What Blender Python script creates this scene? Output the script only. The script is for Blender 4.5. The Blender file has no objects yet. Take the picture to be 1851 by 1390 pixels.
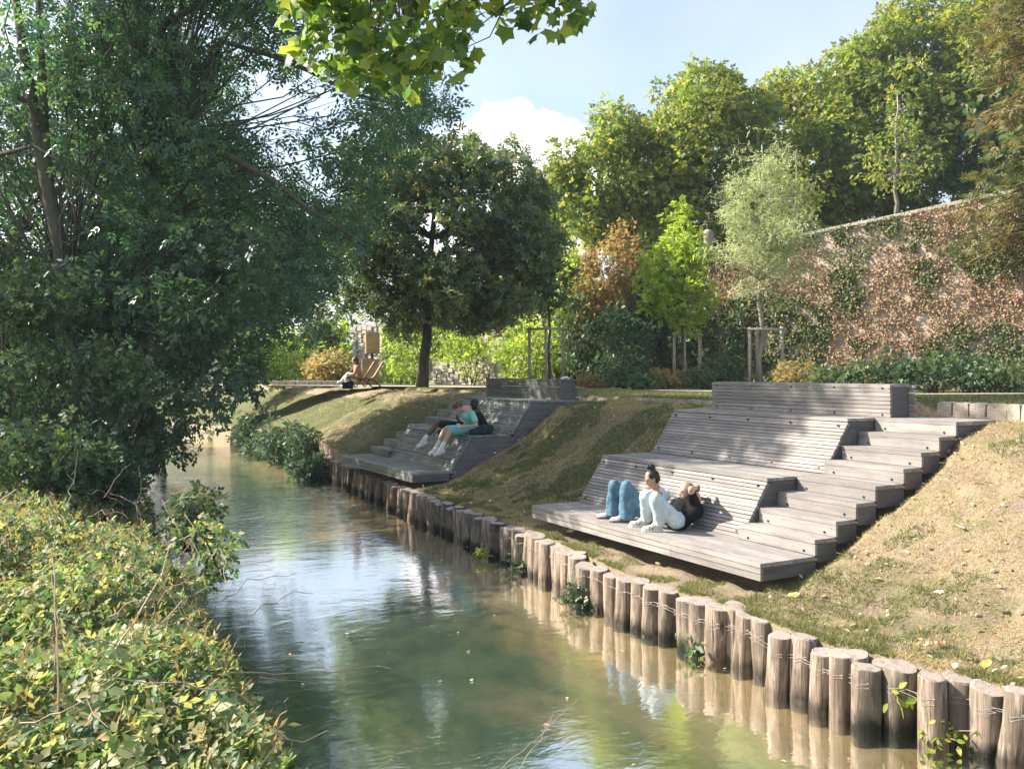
import bpy, bmesh, math, random
import numpy as np
from mathutils import Vector, Matrix, noise
random.seed(7); RNG = np.random.default_rng(11)
R = math.radians
C = bpy.context.scene.collection
SC = bpy.context.scene

# ------------------------------------------------------------------ camera, sky, sun, exposure
F = 1622.0; HOR = 672.3; CX = 925.5; EYE = 2.0
cd = bpy.data.cameras.new('camera'); cam = bpy.data.objects.new('camera', cd); C.objects.link(cam)
cam.location = (0, 0, EYE); cam.rotation_euler = (R(90), 0, 0)
cd.sensor_width = 36; cd.lens = 36 * F / 1851; cd.shift_y = (HOR - 695.0) / 1851
cd.clip_start = .05; cd.clip_end = 2000
SC.camera = cam
SUN_EL = R(34.5); SUNV = Vector((-1.313, .243, .98)).normalized()
w = bpy.data.worlds.new('World'); SC.world = w; w.use_nodes = True
nt = w.node_tree; nt.nodes.clear()
def wn(t, **k):
    n = nt.nodes.new(t)
    for a, b in k.items(): setattr(n, a, b)
    return n
sky = wn('ShaderNodeTexSky', sky_type='NISHITA', sun_disc=False, sun_elevation=SUN_EL,
         sun_rotation=math.atan2(SUNV.x, SUNV.y) % (2 * math.pi), air_density=1.0, dust_density=2.0, ozone_density=1.0)
geo = wn('ShaderNodeTexCoord'); sep = wn('ShaderNodeSeparateXYZ'); nt.links.new(geo.outputs['Generated'], sep.inputs[0])
def wm(op, a, b=None, c=None):
    n = wn('ShaderNodeMath', operation=op)
    for i, v in enumerate((a, b, c)):
        if v is None: continue
        if isinstance(v, (int, float)): n.inputs[i].default_value = v
        else: nt.links.new(v, n.inputs[i])
    return n.outputs[0]
ysafe = wm('MAXIMUM', sep.outputs['Y'], .05)
gx = wm('DIVIDE', sep.outputs['X'], ysafe); gz = wm('DIVIDE', sep.outputs['Z'], ysafe)
comb = wn('ShaderNodeCombineXYZ'); nt.links.new(gx, comb.inputs[0]); nt.links.new(gz, comb.inputs[1])
nz = wn('ShaderNodeTexNoise'); nz.inputs['Scale'].default_value = 16; nz.inputs['Detail'].default_value = 7; nz.inputs['Roughness'].default_value = .6
nt.links.new(comb.outputs[0], nz.inputs['Vector'])
def cloud(cx, cz, rx, rz, soft, amp):       # a cumulus at a direction of the sky
    dx = wm('DIVIDE', wm('SUBTRACT', gx, cx), rx); dz = wm('DIVIDE', wm('SUBTRACT', gz, cz), rz)
    r2 = wm('SQRT', wm('ADD', wm('MULTIPLY', dx, dx), wm('MULTIPLY', dz, dz)))
    v = wm('ADD', wm('SUBTRACT', 1.0, r2), wm('MULTIPLY', wm('SUBTRACT', nz.outputs[0], .5), amp))
    n = wn('ShaderNodeMapRange'); n.interpolation_type = 'SMOOTHSTEP'
    n.inputs['From Min'].default_value = 0; n.inputs['From Max'].default_value = soft
    nt.links.new(v, n.inputs['Value']); return n.outputs[0]
c1 = cloud(.0, .19, .125, .115, .12, .9)
c2 = wm('MULTIPLY', cloud(.30, .30, .10, .035, .9, 2.2), .45)
c3 = wm('MULTIPLY', cloud(-.35, .12, .42, .16, .9, 2.0), .55)
cl = wm('MAXIMUM', wm('MAXIMUM', c1, c2), c3)
nz2 = wn('ShaderNodeTexNoise'); nz2.inputs['Scale'].default_value = 2.2; nz2.inputs['Detail'].default_value = 5
nt.links.new(geo.outputs['Generated'], nz2.inputs['Vector'])
thin = wn('ShaderNodeMapRange'); thin.inputs['From Min'].default_value = .42; thin.inputs['From Max'].default_value = .8
thin.inputs['To Min'].default_value = .10; thin.inputs['To Max'].default_value = .34; nt.links.new(nz2.outputs[0], thin.inputs['Value'])
cl = wm('MAXIMUM', cl, thin.outputs[0])
mix = wn('ShaderNodeMix', data_type='RGBA'); nt.links.new(cl, mix.inputs['Factor'])
nt.links.new(sky.outputs[0], mix.inputs['A']); mix.inputs['B'].default_value = (7.6, 7.2, 7.4, 1)
bg = wn('ShaderNodeBackground'); bg.inputs["Strength"].default_value = .083
out = wn('ShaderNodeOutputWorld'); nt.links.new(mix.outputs['Result'], bg.inputs[0]); nt.links.new(bg.outputs[0], out.inputs[0])
sl = bpy.data.lights.new('sun', 'SUN'); so = bpy.data.objects.new('sun', sl); C.objects.link(so)
sl.energy = 4.0; sl.angle = R(.55); sl.color = (1, .90, .79)
so.rotation_euler = SUNV.to_track_quat('Z', 'Y').to_euler()
vs = SC.view_settings; vs.view_transform = 'Standard'; vs.look = 'None'; vs.gamma = 1; vs.use_curve_mapping = False; vs.exposure = 1.76
cy = SC.cycles
cy.max_bounces = 7; cy.diffuse_bounces = 4; cy.glossy_bounces = 3; cy.transmission_bounces = 4; cy.transparent_max_bounces = 8
cy.use_denoising = True; cy.sample_clamp_indirect = 6; cy.caustics_reflective = False; cy.caustics_refractive = False

# ------------------------------------------------------------------ frames
YAW = .507
D = np.array([-math.sin(YAW), math.cos(YAW)]); E_ = np.array([math.cos(YAW), math.sin(YAW)])   # along the river, into the right bank
O1 = np.array([2.587, 9.358]); O2 = np.array([-1.983, 17.709])
def au(a, u, z=0., o=O1):
    p = o + D * a + E_ * u
    return Vector((p[0], p[1], z))
def to_au(x, y):
    v = np.array([x, y]) - O1
    return float(v @ D), float(v @ E_)
def at(px, py, Y):                   # a point of the place from where it is seen and how far off it stands
    return Vector(((px - CX) / F * Y, Y, EYE - (py - HOR) / F * Y))
def lerp(a, b, t): return a + (b - a) * t

# ------------------------------------------------------------------ object helpers
def tag(o, label=None, cat=None, group=None, kind=None):
    if label: o['label'] = label
    if cat: o['category'] = cat
    if group: o['group'] = group
    if kind: o['kind'] = kind
    return o
def thing(name, label, cat, loc=(0, 0, 0), group=None):
    o = bpy.data.objects.new(name, None); C.objects.link(o); o.location = loc; o.empty_display_size = .1
    return tag(o, label, cat, group)
def link(name, me, mat, parent=None, kind=None):
    o = bpy.data.objects.new(name, me); C.objects.link(o)
    if mat and len(me.materials) == 0:
        for m in (mat if isinstance(mat, (list, tuple)) else [mat]): me.materials.append(m)
    if parent is not None:
        o.parent = parent; o.matrix_parent_inverse = Matrix.Translation(-Vector(parent.location))
    if kind: o['kind'] = kind
    return o
class MB:
    def __init__(s): s.v = []; s.f = []
    def add(s, v, f):
        n = len(s.v); s.v += [tuple(p) for p in v]; s.f += [tuple(i + n for i in q) for q in f]; return s
    def box(s, c, ax, ay, az, hx, hy, hz):
        c = Vector(c); ax = Vector(ax).normalized() * hx; ay = Vector(ay).normalized() * hy; az = Vector(az).normalized() * hz
        v = [c + i * ax + j * ay + k * az for k in (-1, 1) for j in (-1, 1) for i in (-1, 1)]
        return s.add(v, [(0, 2, 3, 1), (4, 5, 7, 6), (0, 1, 5, 4), (2, 6, 7, 3), (0, 4, 6, 2), (1, 3, 7, 5)])
    def prism(s, poly, a0, a1, o=O1):          # section polygon of (u, z) swept along the river from a0 to a1
        n = len(poly)
        v = [au(a0, u, z, o) for u, z in poly] + [au(a1, u, z, o) for u, z in poly]
        return s.add(v, [tuple(range(n)), tuple(range(2 * n - 1, n - 1, -1))] + [(i, i + n, (i + 1) % n + n, (i + 1) % n) for i in range(n)])
    def tube(s, pts, rad, n=8, cap=True, wob=0):
        pts = [Vector(p) for p in pts]; k = len(pts); base = len(s.v)
        if not isinstance(rad, (list, tuple)): rad = [rad] * k
        up = Vector((0, 0, 1))
        for i, p in enumerate(pts):
            t = (pts[min(i + 1, k - 1)] - pts[max(i - 1, 0)]).normalized()
            x = t.cross(up if abs(t.z) < .95 else Vector((1, 0, 0))).normalized(); y = t.cross(x)
            for j in range(n):
                an = 2 * math.pi * j / n; r = rad[i] * (1 + (wob * (random.random() - .5) if wob else 0))
                s.v.append(tuple(p + x * math.cos(an) * r + y * math.sin(an) * r))
        for i in range(k - 1):
            for j in range(n):
                a = base + i * n + j; b = base + i * n + (j + 1) % n
                s.f.append((a, b, b + n, a + n))
        if cap:
            s.f.append(tuple(base + j for j in range(n))[::-1]); s.f.append(tuple(base + (k - 1) * n + j for j in range(n)))
        return s
    def ball(s, c, r, rz=None, sx=1, n=10, m=7, rot=None):
        c = Vector(c); rz = rz or r; b = len(s.v); rot = rot or Matrix.Identity(3)
        for i in range(m + 1):
            th = math.pi * i / m
            for j in range(n):
                ph = 2 * math.pi * j / n
                s.v.append(tuple(c + rot @ Vector((r * sx * math.sin(th) * math.cos(ph), r * math.sin(th) * math.sin(ph), rz * math.cos(th)))))
        for i in range(m):
            for j in range(n):
                s.f.append((b + i * n + j, b + (i + 1) * n + j, b + (i + 1) * n + (j + 1) % n, b + i * n + (j + 1) % n))
        return s
    def mesh(s, name, smooth=False):
        me = bpy.data.meshes.new(name); me.from_pydata(s.v, [], s.f); me.validate(); me.update()
        bm = bmesh.new(); bm.from_mesh(me); bmesh.ops.remove_doubles(bm, verts=bm.verts, dist=1e-6); bmesh.ops.recalc_face_normals(bm, faces=bm.faces); bm.to_mesh(me); bm.free()
        if smooth: me.shade_smooth()
        return me
    def build(s, name, mat, parent=None, smooth=False, kind=None):
        return link(name, s.mesh(name, smooth), mat, parent, kind)
def grid_mesh(name, P, mat, smooth=True, closed=False):    # P: (n, m, 3) array of points
    n, m, _ = P.shape; me = bpy.data.meshes.new(name)
    idx = np.arange(n * m).reshape(n, m)
    q = np.stack([idx[:-1, :-1], idx[1:, :-1], idx[1:, 1:], idx[:-1, 1:]], -1).reshape(-1, 4)
    me.vertices.add(n * m); me.vertices.foreach_set('co', P.reshape(-1).astype(np.float32))
    me.loops.add(q.size); me.loops.foreach_set('vertex_index', q.reshape(-1).astype(np.int32))
    me.polygons.add(len(q)); me.polygons.foreach_set('loop_start', np.arange(0, q.size, 4, dtype=np.int32))
    me.update(calc_edges=True); me.validate()
    if smooth: me.shade_smooth()
    me.materials.append(mat); return me

# ------------------------------------------------------------------ materials
class Mat:
    def __init__(s, name):
        s.m = bpy.data.materials.new(name); s.m.use_nodes = True; s.t = s.m.node_tree; s.t.nodes.clear()
        s.out = s.n('ShaderNodeOutputMaterial')
    def n(s, t, **k):
        n = s.t.nodes.new(t)
        for a, b in k.items(): setattr(n, a, b)
        return n
    def l(s, a, b): s.t.links.new(a, b)
    def set(s, sock, v):
        if isinstance(v, bpy.types.NodeSocket): s.l(v, sock)
        elif isinstance(v, (tuple, list)) and len(v) == 3 and sock.type == 'RGBA': sock.default_value = (*v, 1)
        else: sock.default_value = v
    def math(s, op, a, b=0., c=None):
        n = s.n('ShaderNodeMath', operation=op); s.set(n.inputs[0], a); s.set(n.inputs[1], b)
        if c is not None: s.set(n.inputs[2], c)
        return n.outputs[0]
    def pos(s): return s.n('ShaderNodeNewGeometry').outputs['Position']
    def mapping(s, vec, scale=(1, 1, 1), rot=(0, 0, 0)):
        n = s.n('ShaderNodeMapping'); s.l(vec, n.inputs['Vector']); n.inputs['Scale'].default_value = scale; n.inputs['Rotation'].default_value = rot
        return n.outputs[0]
    def noise(s, vec, scale, detail=4, rough=.55, dist=0.):
        n = s.n('ShaderNodeTexNoise'); s.l(vec, n.inputs['Vector']); n.inputs['Scale'].default_value = scale
        n.inputs['Detail'].default_value = detail; n.inputs['Roughness'].default_value = rough; n.inputs['Distortion'].default_value = dist
        return n.outputs[0]
    def ramp(s, v, stops, interp='LINEAR'):
        n = s.n('ShaderNodeValToRGB'); s.l(v, n.inputs[0]); cr = n.color_ramp; cr.interpolation = interp
        while len(cr.elements) < len(stops): cr.elements.new(.5)
        for e, (p, c) in zip(cr.elements, stops): e.position = p; e.color = (*c, 1) if len(c) == 3 else c
        return n.outputs[0]
    def rng(s, v, a, b, c=0., d=1.):
        n = s.n('ShaderNodeMapRange'); s.l(v, n.inputs['Value'])
        for k, x in zip(('From Min', 'From Max', 'To Min', 'To Max'), (a, b, c, d)): n.inputs[k].default_value = x
        return n.outputs[0]
    def mix(s, f, a, b, mode='MIX'):
        n = s.n('ShaderNodeMix', data_type='RGBA', blend_type=mode); s.set(n.inputs['Factor'], f); s.set(n.inputs['A'], a); s.set(n.inputs['B'], b)
        return n.outputs['Result']
    def bump(s, h, strength, dist=.02):
        n = s.n('ShaderNodeBump'); s.l(h, n.inputs['Height']); n.inputs['Strength'].default_value = strength; n.inputs['Distance'].default_value = dist
        return n.outputs[0]
    def pbsdf(s, col, rough=.7, bump=None, spec=.4, metal=0.):
        n = s.n('ShaderNodeBsdfPrincipled'); s.set(n.inputs['Base Color'], col); s.set(n.inputs['Roughness'], rough)
        n.inputs['Specular IOR Level'].default_value = spec; n.inputs['Metallic'].default_value = metal
        if bump is not None: s.l(bump, n.inputs['Normal'])
        return n
    def done(s, sh): s.l(sh.outputs[0] if hasattr(sh, 'outputs') else sh, s.out.inputs[0]); return s.m
def flat(name, col, rough=.7, var=.15, scale=20, spec=.3, metal=0., bump=.15):
    m = Mat(name); p = m.n('ShaderNodeTexCoord').outputs['Object']; nz = m.noise(p, scale, 4)
    c = m.ramp(nz, [(.3, tuple(x * (1 - var) for x in col)), (.7, tuple(min(1, x * (1 + var)) for x in col))])
    return m.done(m.pbsdf(c, rough, m.bump(m.noise(p, scale * 3, 3), bump, .01), spec, metal))
def wood(name, c0, c1, along, grain=1., rough=.72, sheen=.35, pos_tint=None):
    # weathered boards: long grain along the board, silvering and dirt, each board its own shade
    m = Mat(name); p = m.pos(); ang = math.atan2(along[1], along[0])
    st = m.mapping(p, (1, 1, 1), (0, 0, -ang))
    st2 = m.mapping(st, (.9, 22, 22))
    g = m.noise(st2, 3.2 * grain, 6, .65, .4); g2 = m.noise(m.mapping(st, (2, 60, 60)), 3, 3)
    info = m.n('ShaderNodeObjectInfo').outputs['Random']
    col = m.ramp(g, [(.28, c0), (.68, c1)])
    col = m.mix(m.rng(info, 0, 1, 0, .6), col, tuple(x * .55 for x in c0))
    blot = m.noise(p, 2.3, 5, .6)
    st3 = m.noise(m.mapping(st, (.5, 5, 5)), 2.2, 5, .7); col = m.mix(m.rng(st3, .48, .64, 0, .65), col, tuple(x * .6 for x in c0)); col = m.mix(m.rng(blot, .42, .7, 0, .45), col, tuple(x * .62 for x in c0))
    sp = m.noise(p, 60, 2); col = m.mix(m.rng(sp, .66, .74, 0, .5), col, (.04, .035, .03))
    h = m.math('ADD', g, m.math('MULTIPLY', g2, .5))
    return m.done(m.pbsdf(col, m.rng(g, .3, .7, rough - .1, rough + .12), m.bump(h, .5, .006), sheen))
def leafm(name, cols, trans=.45, gloss=.45, patch=None, patch_scale=.5, spec=.5):
    m = Mat(name); a = m.n('ShaderNodeAttribute', attribute_name='rnd').outputs['Fac']
    cols = [tuple(min(.6, x * 1.35) for x in c) for c in cols]
    n = len(cols); col = m.ramp(a, [((i + .5) / n, c) for i, c in enumerate(cols)])
    if patch:
        ns = m.noise(m.pos(), patch_scale, 3); col = m.mix(m.rng(ns, .45, .62, 0, .85), col, patch)
    pb = m.pbsdf(col, gloss, None, spec)
    tr = m.n('ShaderNodeBsdfTranslucent'); m.l(m.mix(.5, col, m.mix(1., col, (2.0, 2.1, .8), 'MULTIPLY')), tr.inputs[0])
    mx = m.n('ShaderNodeMixShader'); mx.inputs[0].default_value = trans; m.l(pb.outputs[0], mx.inputs[1]); m.l(tr.outputs[0], mx.inputs[2])
    return m.done(mx)
M = {}
M['deck'] = wood('weathered_deck_wood', (.245, .228, .212), (.44, .41, .375), D)
M['deck_across'] = wood('deck_wood_across_shaded', (.11, .10, .095), (.20, .185, .17), E_)  # darker copy for flanks and end boards, their shade put into the colour
M['deck_shade'] = wood('weathered_deck_wood_shade_tint', (.22, .235, .215), (.42, .435, .39), D)  # copy of the deck wood, cool tint of the shade put into its colour
M['bark_dark'] = None
def barkm(name, c0, c1, sc=14):
    m = Mat(name); p = m.pos(); g = m.noise(m.mapping(p, (1, 1, .22)), sc, 6, .65, .6); b = m.noise(p, 1.8, 4)
    col = m.mix(m.rng(b, .4, .7, 0, .6), m.ramp(g, [(.32, c0), (.68, c1)]), (.09, .11, .05))
    return m.done(m.pbsdf(col, .9, m.bump(g, .8, .02), .2))
M['bark'] = barkm('tree_bark', (.035, .03, .025), (.13, .11, .09)); M['bark_pale'] = barkm('pale_bark', (.2, .18, .15), (.42, .38, .32))
M['stake'] = wood('round_stake_wood', (.40, .34, .27), (.62, .55, .45), (0, 0, 1), 1)
M['bolt'] = flat('black_bolt_head', (.012, .012, .012), .5)
def postm():
    m = Mat('split_log_post'); p = m.pos(); sp = m.n('ShaderNodeSeparateXYZ'); m.l(p, sp.inputs[0]); z = sp.outputs['Z']
    info = m.n('ShaderNodeObjectInfo').outputs['Random']
    g = m.noise(m.mapping(p, (1, 1, .07)), 26, 7, .7, 1.0); g2 = m.noise(m.mapping(p, (1, 1, .3)), 7, 4)
    col = m.ramp(g, [(.36, (.07, .052, .04)), (.46, (.29, .225, .17)), (.66, (.55, .45, .35))])
    col = m.mix(m.rng(g2, .48, .58, 0, .8), col, (.15, .115, .085))
    col = m.mix(m.rng(info, 0, 1, 0, .45), col, (.16, .15, .12))
    # wet, algae-dark foot just above the water
    wet = m.math('ADD', m.rng(z, -.68, -.82, 0, 1), m.math('ADD', m.math('MULTIPLY', m.math('SUBTRACT', m.noise(m.mapping(p, (1, 1, .4)), 9, 4), .5), 2.6), m.rng(info, 0, 1, -.7, .2)))
    n = m.n('ShaderNodeClamp'); m.l(wet, n.inputs[0]); col = m.mix(n.outputs[0], col, (.016, .018, .012))
    ng = m.n('ShaderNodeNewGeometry'); s2 = m.n('ShaderNodeSeparateXYZ'); m.l(ng.outputs['Normal'], s2.inputs[0])
    tc = m.n('ShaderNodeTexCoord').outputs['Object']; wv = m.n('ShaderNodeTexWave', wave_type='RINGS', rings_direction='Z'); m.l(tc, wv.inputs[0])
    wv.inputs['Scale'].default_value = 14; wv.inputs['Distortion'].default_value = 2.5; wv.inputs['Detail'].default_value = 3
    top = m.mix(m.rng(wv.outputs[1], 0, 1, .0, .55), (.42, .36, .31), (.25, .21, .18)); top = m.mix(m.rng(m.noise(p, 12, 4), .5, .7, 0, .6), top, (.15, .13, .11))
    col = m.mix(m.rng(s2.outputs['Z'], .6, .8), col, top)
    return m.done(m.pbsdf(col, .82, m.bump(g, 1., .018), .25))
M['post'] = postm()
M['wire'] = flat('galvanised_wire', (.32, .30, .28), .6, metal=.3)
def groundm():
    m = Mat('bank_soil_and_turf'); p = m.pos()
    n1 = m.noise(p, .55, 5, .6, .3); n2 = m.noise(p, 3.2, 5, .65); n3 = m.noise(p, 26, 5, .7); n4 = m.noise(p, 90, 3, .7)
    soil = m.ramp(n3, [(.25, (.14, .105, .075)), (.5, (.30, .235, .17)), (.75, (.50, .39, .26))])
    dry = m.ramp(n4, [(.3, (.22, .18, .11)), (.7, (.46, .39, .25))])
    col = m.mix(m.rng(n2, .40, .60), soil, dry)
    gr = m.ramp(n3, [(.3, (.035, .055, .02)), (.7, (.13, .155, .05))])
    a = m.n('ShaderNodeAttribute', attribute_name='green').outputs['Fac']
    f = m.math('ADD', m.math('MULTIPLY', m.math('SUBTRACT', n2, .5), 2.4), m.math('ADD', m.math('MULTIPLY', m.math('SUBTRACT', n1, .5), 2.2), m.math('SUBTRACT', m.math('MULTIPLY', a, 2.0), .5)))
    n = m.n('ShaderNodeClamp'); m.l(f, n.inputs[0]); col = m.mix(m.math('MULTIPLY', n.outputs[0], .8), col, gr)
    h = m.math('ADD', n3, m.math('MULTIPLY', n4, .5))
    return m.done(m.pbsdf(col, .95, m.bump(h, 1., .035), .1))
M['ground'] = groundm()
def pathm():
    m = Mat('pale_gravel_path'); p = m.pos(); n = m.noise(p, 60, 4, .7); b = m.noise(p, 1.5, 4)
    col = m.mix(m.rng(b, .4, .7, 0, .5), m.ramp(n, [(.3, (.30, .27, .23)), (.7, (.52, .49, .44))]), (.30, .26, .2))
    return m.done(m.pbsdf(col, .95, m.bump(n, .6, .01), .1))
M['path'] = pathm()
def bedm():
    m = Mat('river_bed'); p = m.pos(); st = m.mapping(m.mapping(p, (1, 1, 1), (0, 0, -math.atan2(D[1], D[0]))), (.35, 1, 1))
    n1 = m.noise(st, .9, 5, .6, .6); n2 = m.noise(st, 4, 6, .75, .5); n3 = m.noise(p, 30, 3)
    sand = m.ramp(n2, [(.3, (.38, .27, .15)), (.7, (.62, .47, .29))]); weed = m.ramp(n2, [(.3, (.04, .075, .03)), (.7, (.16, .22, .06))])
    a = m.n('ShaderNodeAttribute', attribute_name='deep').outputs['Fac']
    f = m.math('ADD', m.math('MULTIPLY', m.math('SUBTRACT', n1, .5), 4.5), m.math('SUBTRACT', m.math('MULTIPLY', a, 2.2), .75))
    n = m.n('ShaderNodeClamp'); m.l(f, n.inputs[0]); col = m.mix(n.outputs[0], sand, weed); col = m.mix(m.rng(n3, .62, .7, 0, .6), col, (.07, .06, .04))
    return m.done(m.pbsdf(col, .9, m.bump(n2, .6, .03), .1))
M['bed'] = bedm()
def waterm():
    m = Mat('river_water'); p = m.pos(); st = m.mapping(m.mapping(p, (1, 1, 1), (0, 0, -math.atan2(D[1], D[0]))), (1.0, .55, 1))
    w1 = m.noise(st, 2.6, 3, .5, .5); w2 = m.noise(st, 7.5, 4, .6, .7); w3 = m.noise(st, 26, 2, .5)
    # the riffle where the stream quickens upstream
    sp = m.n('ShaderNodeSeparateXYZ'); m.l(p, sp.inputs[0]); rif = m.rng(sp.outputs['Y'], 14, 22, .55, 3.4)
    h = m.math('ADD', m.math('MULTIPLY', w1, .45), m.math('MULTIPLY', m.math('ADD', m.math('MULTIPLY', w2, .32), m.math('MULTIPLY', w3, .10)), rif))
    bp = m.bump(h, .15, .06)
    gl = m.n('ShaderNodeBsdfGlossy'); gl.inputs['Roughness'].default_value = .06; gl.inputs[0].default_value = (1, 1, 1, 1); m.l(bp, gl.inputs['Normal'])
    tr = m.n('ShaderNodeBsdfTransparent'); tr.inputs[0].default_value = (.88, .89, .78, 1)
    df = m.n('ShaderNodeBsdfDiffuse'); murk = m.noise(m.mapping(st, (.5, 1, 1)), .45, 4, .5, .5)
    m.l(m.ramp(murk, [(.35, (.10, .19, .165)), (.7, (.29, .37, .30))]), df.inputs[0])
    dp = m.n('ShaderNodeAttribute', attribute_name='deep').outputs['Fac']; m1 = m.n('ShaderNodeMixShader'); m.l(m.math('MULTIPLY', m.rng(murk, .35, .68, .24, .52), m.rng(m.math('ADD', dp, m.math('MULTIPLY', m.math('SUBTRACT', w1, .5), .5)), .15, 1.0, .05, 1.0)), m1.inputs[0]); m.l(tr.outputs[0], m1.inputs[1]); m.l(df.outputs[0], m1.inputs[2])
    fr = m.n('ShaderNodeFresnel'); fr.inputs[0].default_value = 1.30; m.l(bp, fr.inputs['Normal'])
    m2 = m.n('ShaderNodeMixShader'); m.l(m.math('MULTIPLY', fr.outputs[0], .72), m2.inputs[0]); m.l(m1.outputs[0], m2.inputs[1]); m.l(gl.outputs[0], m2.inputs[2])
    return m.done(m2)
M['water'] = waterm()
def stonem(name, c0, c1, sc=5):
    m = Mat(name); p = m.pos(); n = m.noise(p, sc, 6, .65); n2 = m.noise(p, sc * 8, 4, .7); info = m.n('ShaderNodeObjectInfo').outputs['Random']
    col = m.mix(m.rng(n2, .5, .75, 0, .5), m.ramp(n, [(.3, c0), (.7, c1)]), tuple(x * .5 for x in c0)); col = m.mix(m.rng(info, 0, 1, 0, .3), col, c0)
    return m.done(m.pbsdf(col, .92, m.bump(m.math('ADD', n, n2), .8, .03), .15))
M['kerb'] = stonem('rough_limestone_kerb', (.30, .26, .21), (.52, .47, .40)); M['wallstone'] = stonem('rubble_limestone', (.46, .41, .36), (.74, .68, .60), 3)
M['mortar'] = stonem('wall_render', (.42, .33, .28), (.66, .55, .48), 2)
M['coping'] = stonem('stone_coping', (.34, .31, .26), (.55, .51, .44), 4)
# foliage colours
M['ash'] = leafm('ash_leaves', [(.03, .08, .05), (.045, .105, .06), (.065, .13, .065), (.10, .165, .06)], .42, .35, None, .5, .6)
M['dark'] = leafm('dark_leaves', [(.028, .06, .034), (.04, .08, .042), (.06, .10, .05)], .38, .4)
M['shrub'] = leafm('shrub_leaves', [(.03, .065, .03), (.045, .085, .038), (.07, .11, .045), (.11, .14, .05)], .35, .5)
M['lime'] = leafm('lime_tree_leaves', [(.08, .135, .03), (.12, .18, .035), (.18, .225, .045), (.26, .25, .055)], .48, .5, (.20, .215, .045), .45)
M['lime2'] = leafm('linden_leaves', [(.08, .14, .03), (.12, .18, .035), (.18, .22, .04), (.27, .25, .05)], .48, .5, (.19, .21, .04), .4)
M['magnolia'] = leafm('magnolia_leaves', [(.06, .10, .05), (.08, .13, .055), (.115, .165, .065), (.16, .19, .075), (.24, .22, .07)], .36, .35, None, .5, .7)
M['silver'] = leafm('silver_willow_leaves', [(.22, .26, .15), (.30, .34, .21), (.38, .41, .27), (.24, .28, .12)], .42, .5)
M['yellow'] = leafm('yellow_green_leaves', [(.17, .25, .03), (.24, .32, .045), (.33, .37, .06), (.13, .20, .03)], .5, .5)
M['orange'] = leafm('rusty_leaves', [(.26, .13, .06), (.32, .19, .08), (.26, .20, .08), (.15, .17, .06)], .4, .6)
M['ivy'] = leafm('ivy_leaves', [(.035, .07, .03), (.06, .10, .035), (.10, .135, .05), (.16, .17, .07), (.24, .17, .09)], .25, .6, None, .5, .22)
M['rust'] = leafm('rust_creeper_leaves', [(.22, .125, .085), (.30, .195, .145), (.37, .27, .21), (.22, .18, .10), (.15, .15, .075)], .3, .7, None, .5, .2)
M['conifer'] = leafm('conifer_sprays', [(.05, .085, .03), (.08, .11, .035), (.12, .14, .04), (.13, .13, .05)], .35, .6, (.22, .14, .065), .45)
M['bramble'] = leafm('bramble_leaves', [(.05, .095, .045), (.08, .135, .055), (.12, .175, .07), (.18, .22, .10), (.27, .26, .12)], .45, .5, None, .5, .4)
M['weeds'] = leafm('dry_weeds', [(.20, .17, .07), (.27, .22, .10), (.15, .16, .06), (.30, .17, .08)], .4, .6)
M['maple'] = leafm('maple_leaves', [(.05, .10, .028), (.08, .14, .033), (.13, .20, .04), (.24, .28, .05)], .55, .4)
M['grass'] = leafm('turf_blades', [(.05, .075, .022), (.08, .105, .03), (.14, .15, .05), (.24, .21, .09)], .35, .6)
M['straw'] = leafm('straw_blades', [(.34, .26, .14), (.44, .35, .20), (.27, .21, .11), (.20, .20, .07)], .3, .7)
M['litter'] = leafm('fallen_leaves', [(.32, .22, .13), (.48, .36, .22), (.24, .13, .07), (.55, .46, .34)], .2, .6)
M['stem'] = flat('dry_stem', (.36, .27, .19), .8)

# ------------------------------------------------------------------ foliage
def dia(b, t, wd, fold=.06):    # folded diamond leaflet from b to t
    b = np.array(b, float); t = np.array(t, float); d = t - b; n = np.array([0, 0, 1.]); s = np.cross(n, d); s /= np.linalg.norm(s) + 1e-9
    mid = b + d * .42; L = np.linalg.norm(d)
    return [b, mid + s * wd * L + n * fold * L, t, mid - s * wd * L + n * fold * L], [(0, 1, 2), (0, 2, 3)]
def tmpl(parts):
    V = []; T = []
    for v, t in parts:
        n = len(V); V += list(v); T += [tuple(i + n for i in q) for q in t]
    return np.array(V, float), np.array(T, int)
def maple_leaf():
    ang = [-150, -118, -95, -62, -35, -15, 0, 15, 35, 62, 95, 118, 150]; rad = [.25, .66, .56, .88, .66, .74, 1.05, .74, .66, .88, .56, .66, .25]
    v = [(0, 0, 0)] + [(r * math.sin(R(a)) * .62, .35 + r * math.cos(R(a)) * .65, -.10 * r * r) for a, r in zip(ang, rad)]
    v[0] = (0, .3, .03)
    return v, [(0, i, i + 1) for i in range(1, 13)] + [(0, 13, 1)]
T_LEAF = tmpl([([(0, 0, 0), (.26, .32, .07), (.2, .7, .03), (0, 1, -.06), (-.2, .7, .03), (-.26, .32, .07), (0, .5, -.02)], [(0, 1, 6), (1, 2, 6), (2, 3, 6), (3, 4, 6), (4, 5, 6), (5, 0, 6)])])
def leaf3():
    out = []
    for an, s_, o in ((0, 1., .35), (62, .8, .2), (-62, .8, .2)):
        ca, sa = math.cos(R(an)), math.sin(R(an)); v = [(0, 0, 0), (.27, .25, .06), (.24, .62, .02), (0, .95, -.10), (-.24, .62, .02), (-.27, .25, .06), (0, .4, -.03)]
        v = [(s_ * (x * ca + y * sa) + o * .3 * sa, s_ * (-x * sa + y * ca) + o * ca, z * s_) for x, y, z in v]; out.append((v, [(i, (i + 1) % 6, 6) for i in range(6)]))
    return out
T_TRI = tmpl(leaf3())
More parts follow.
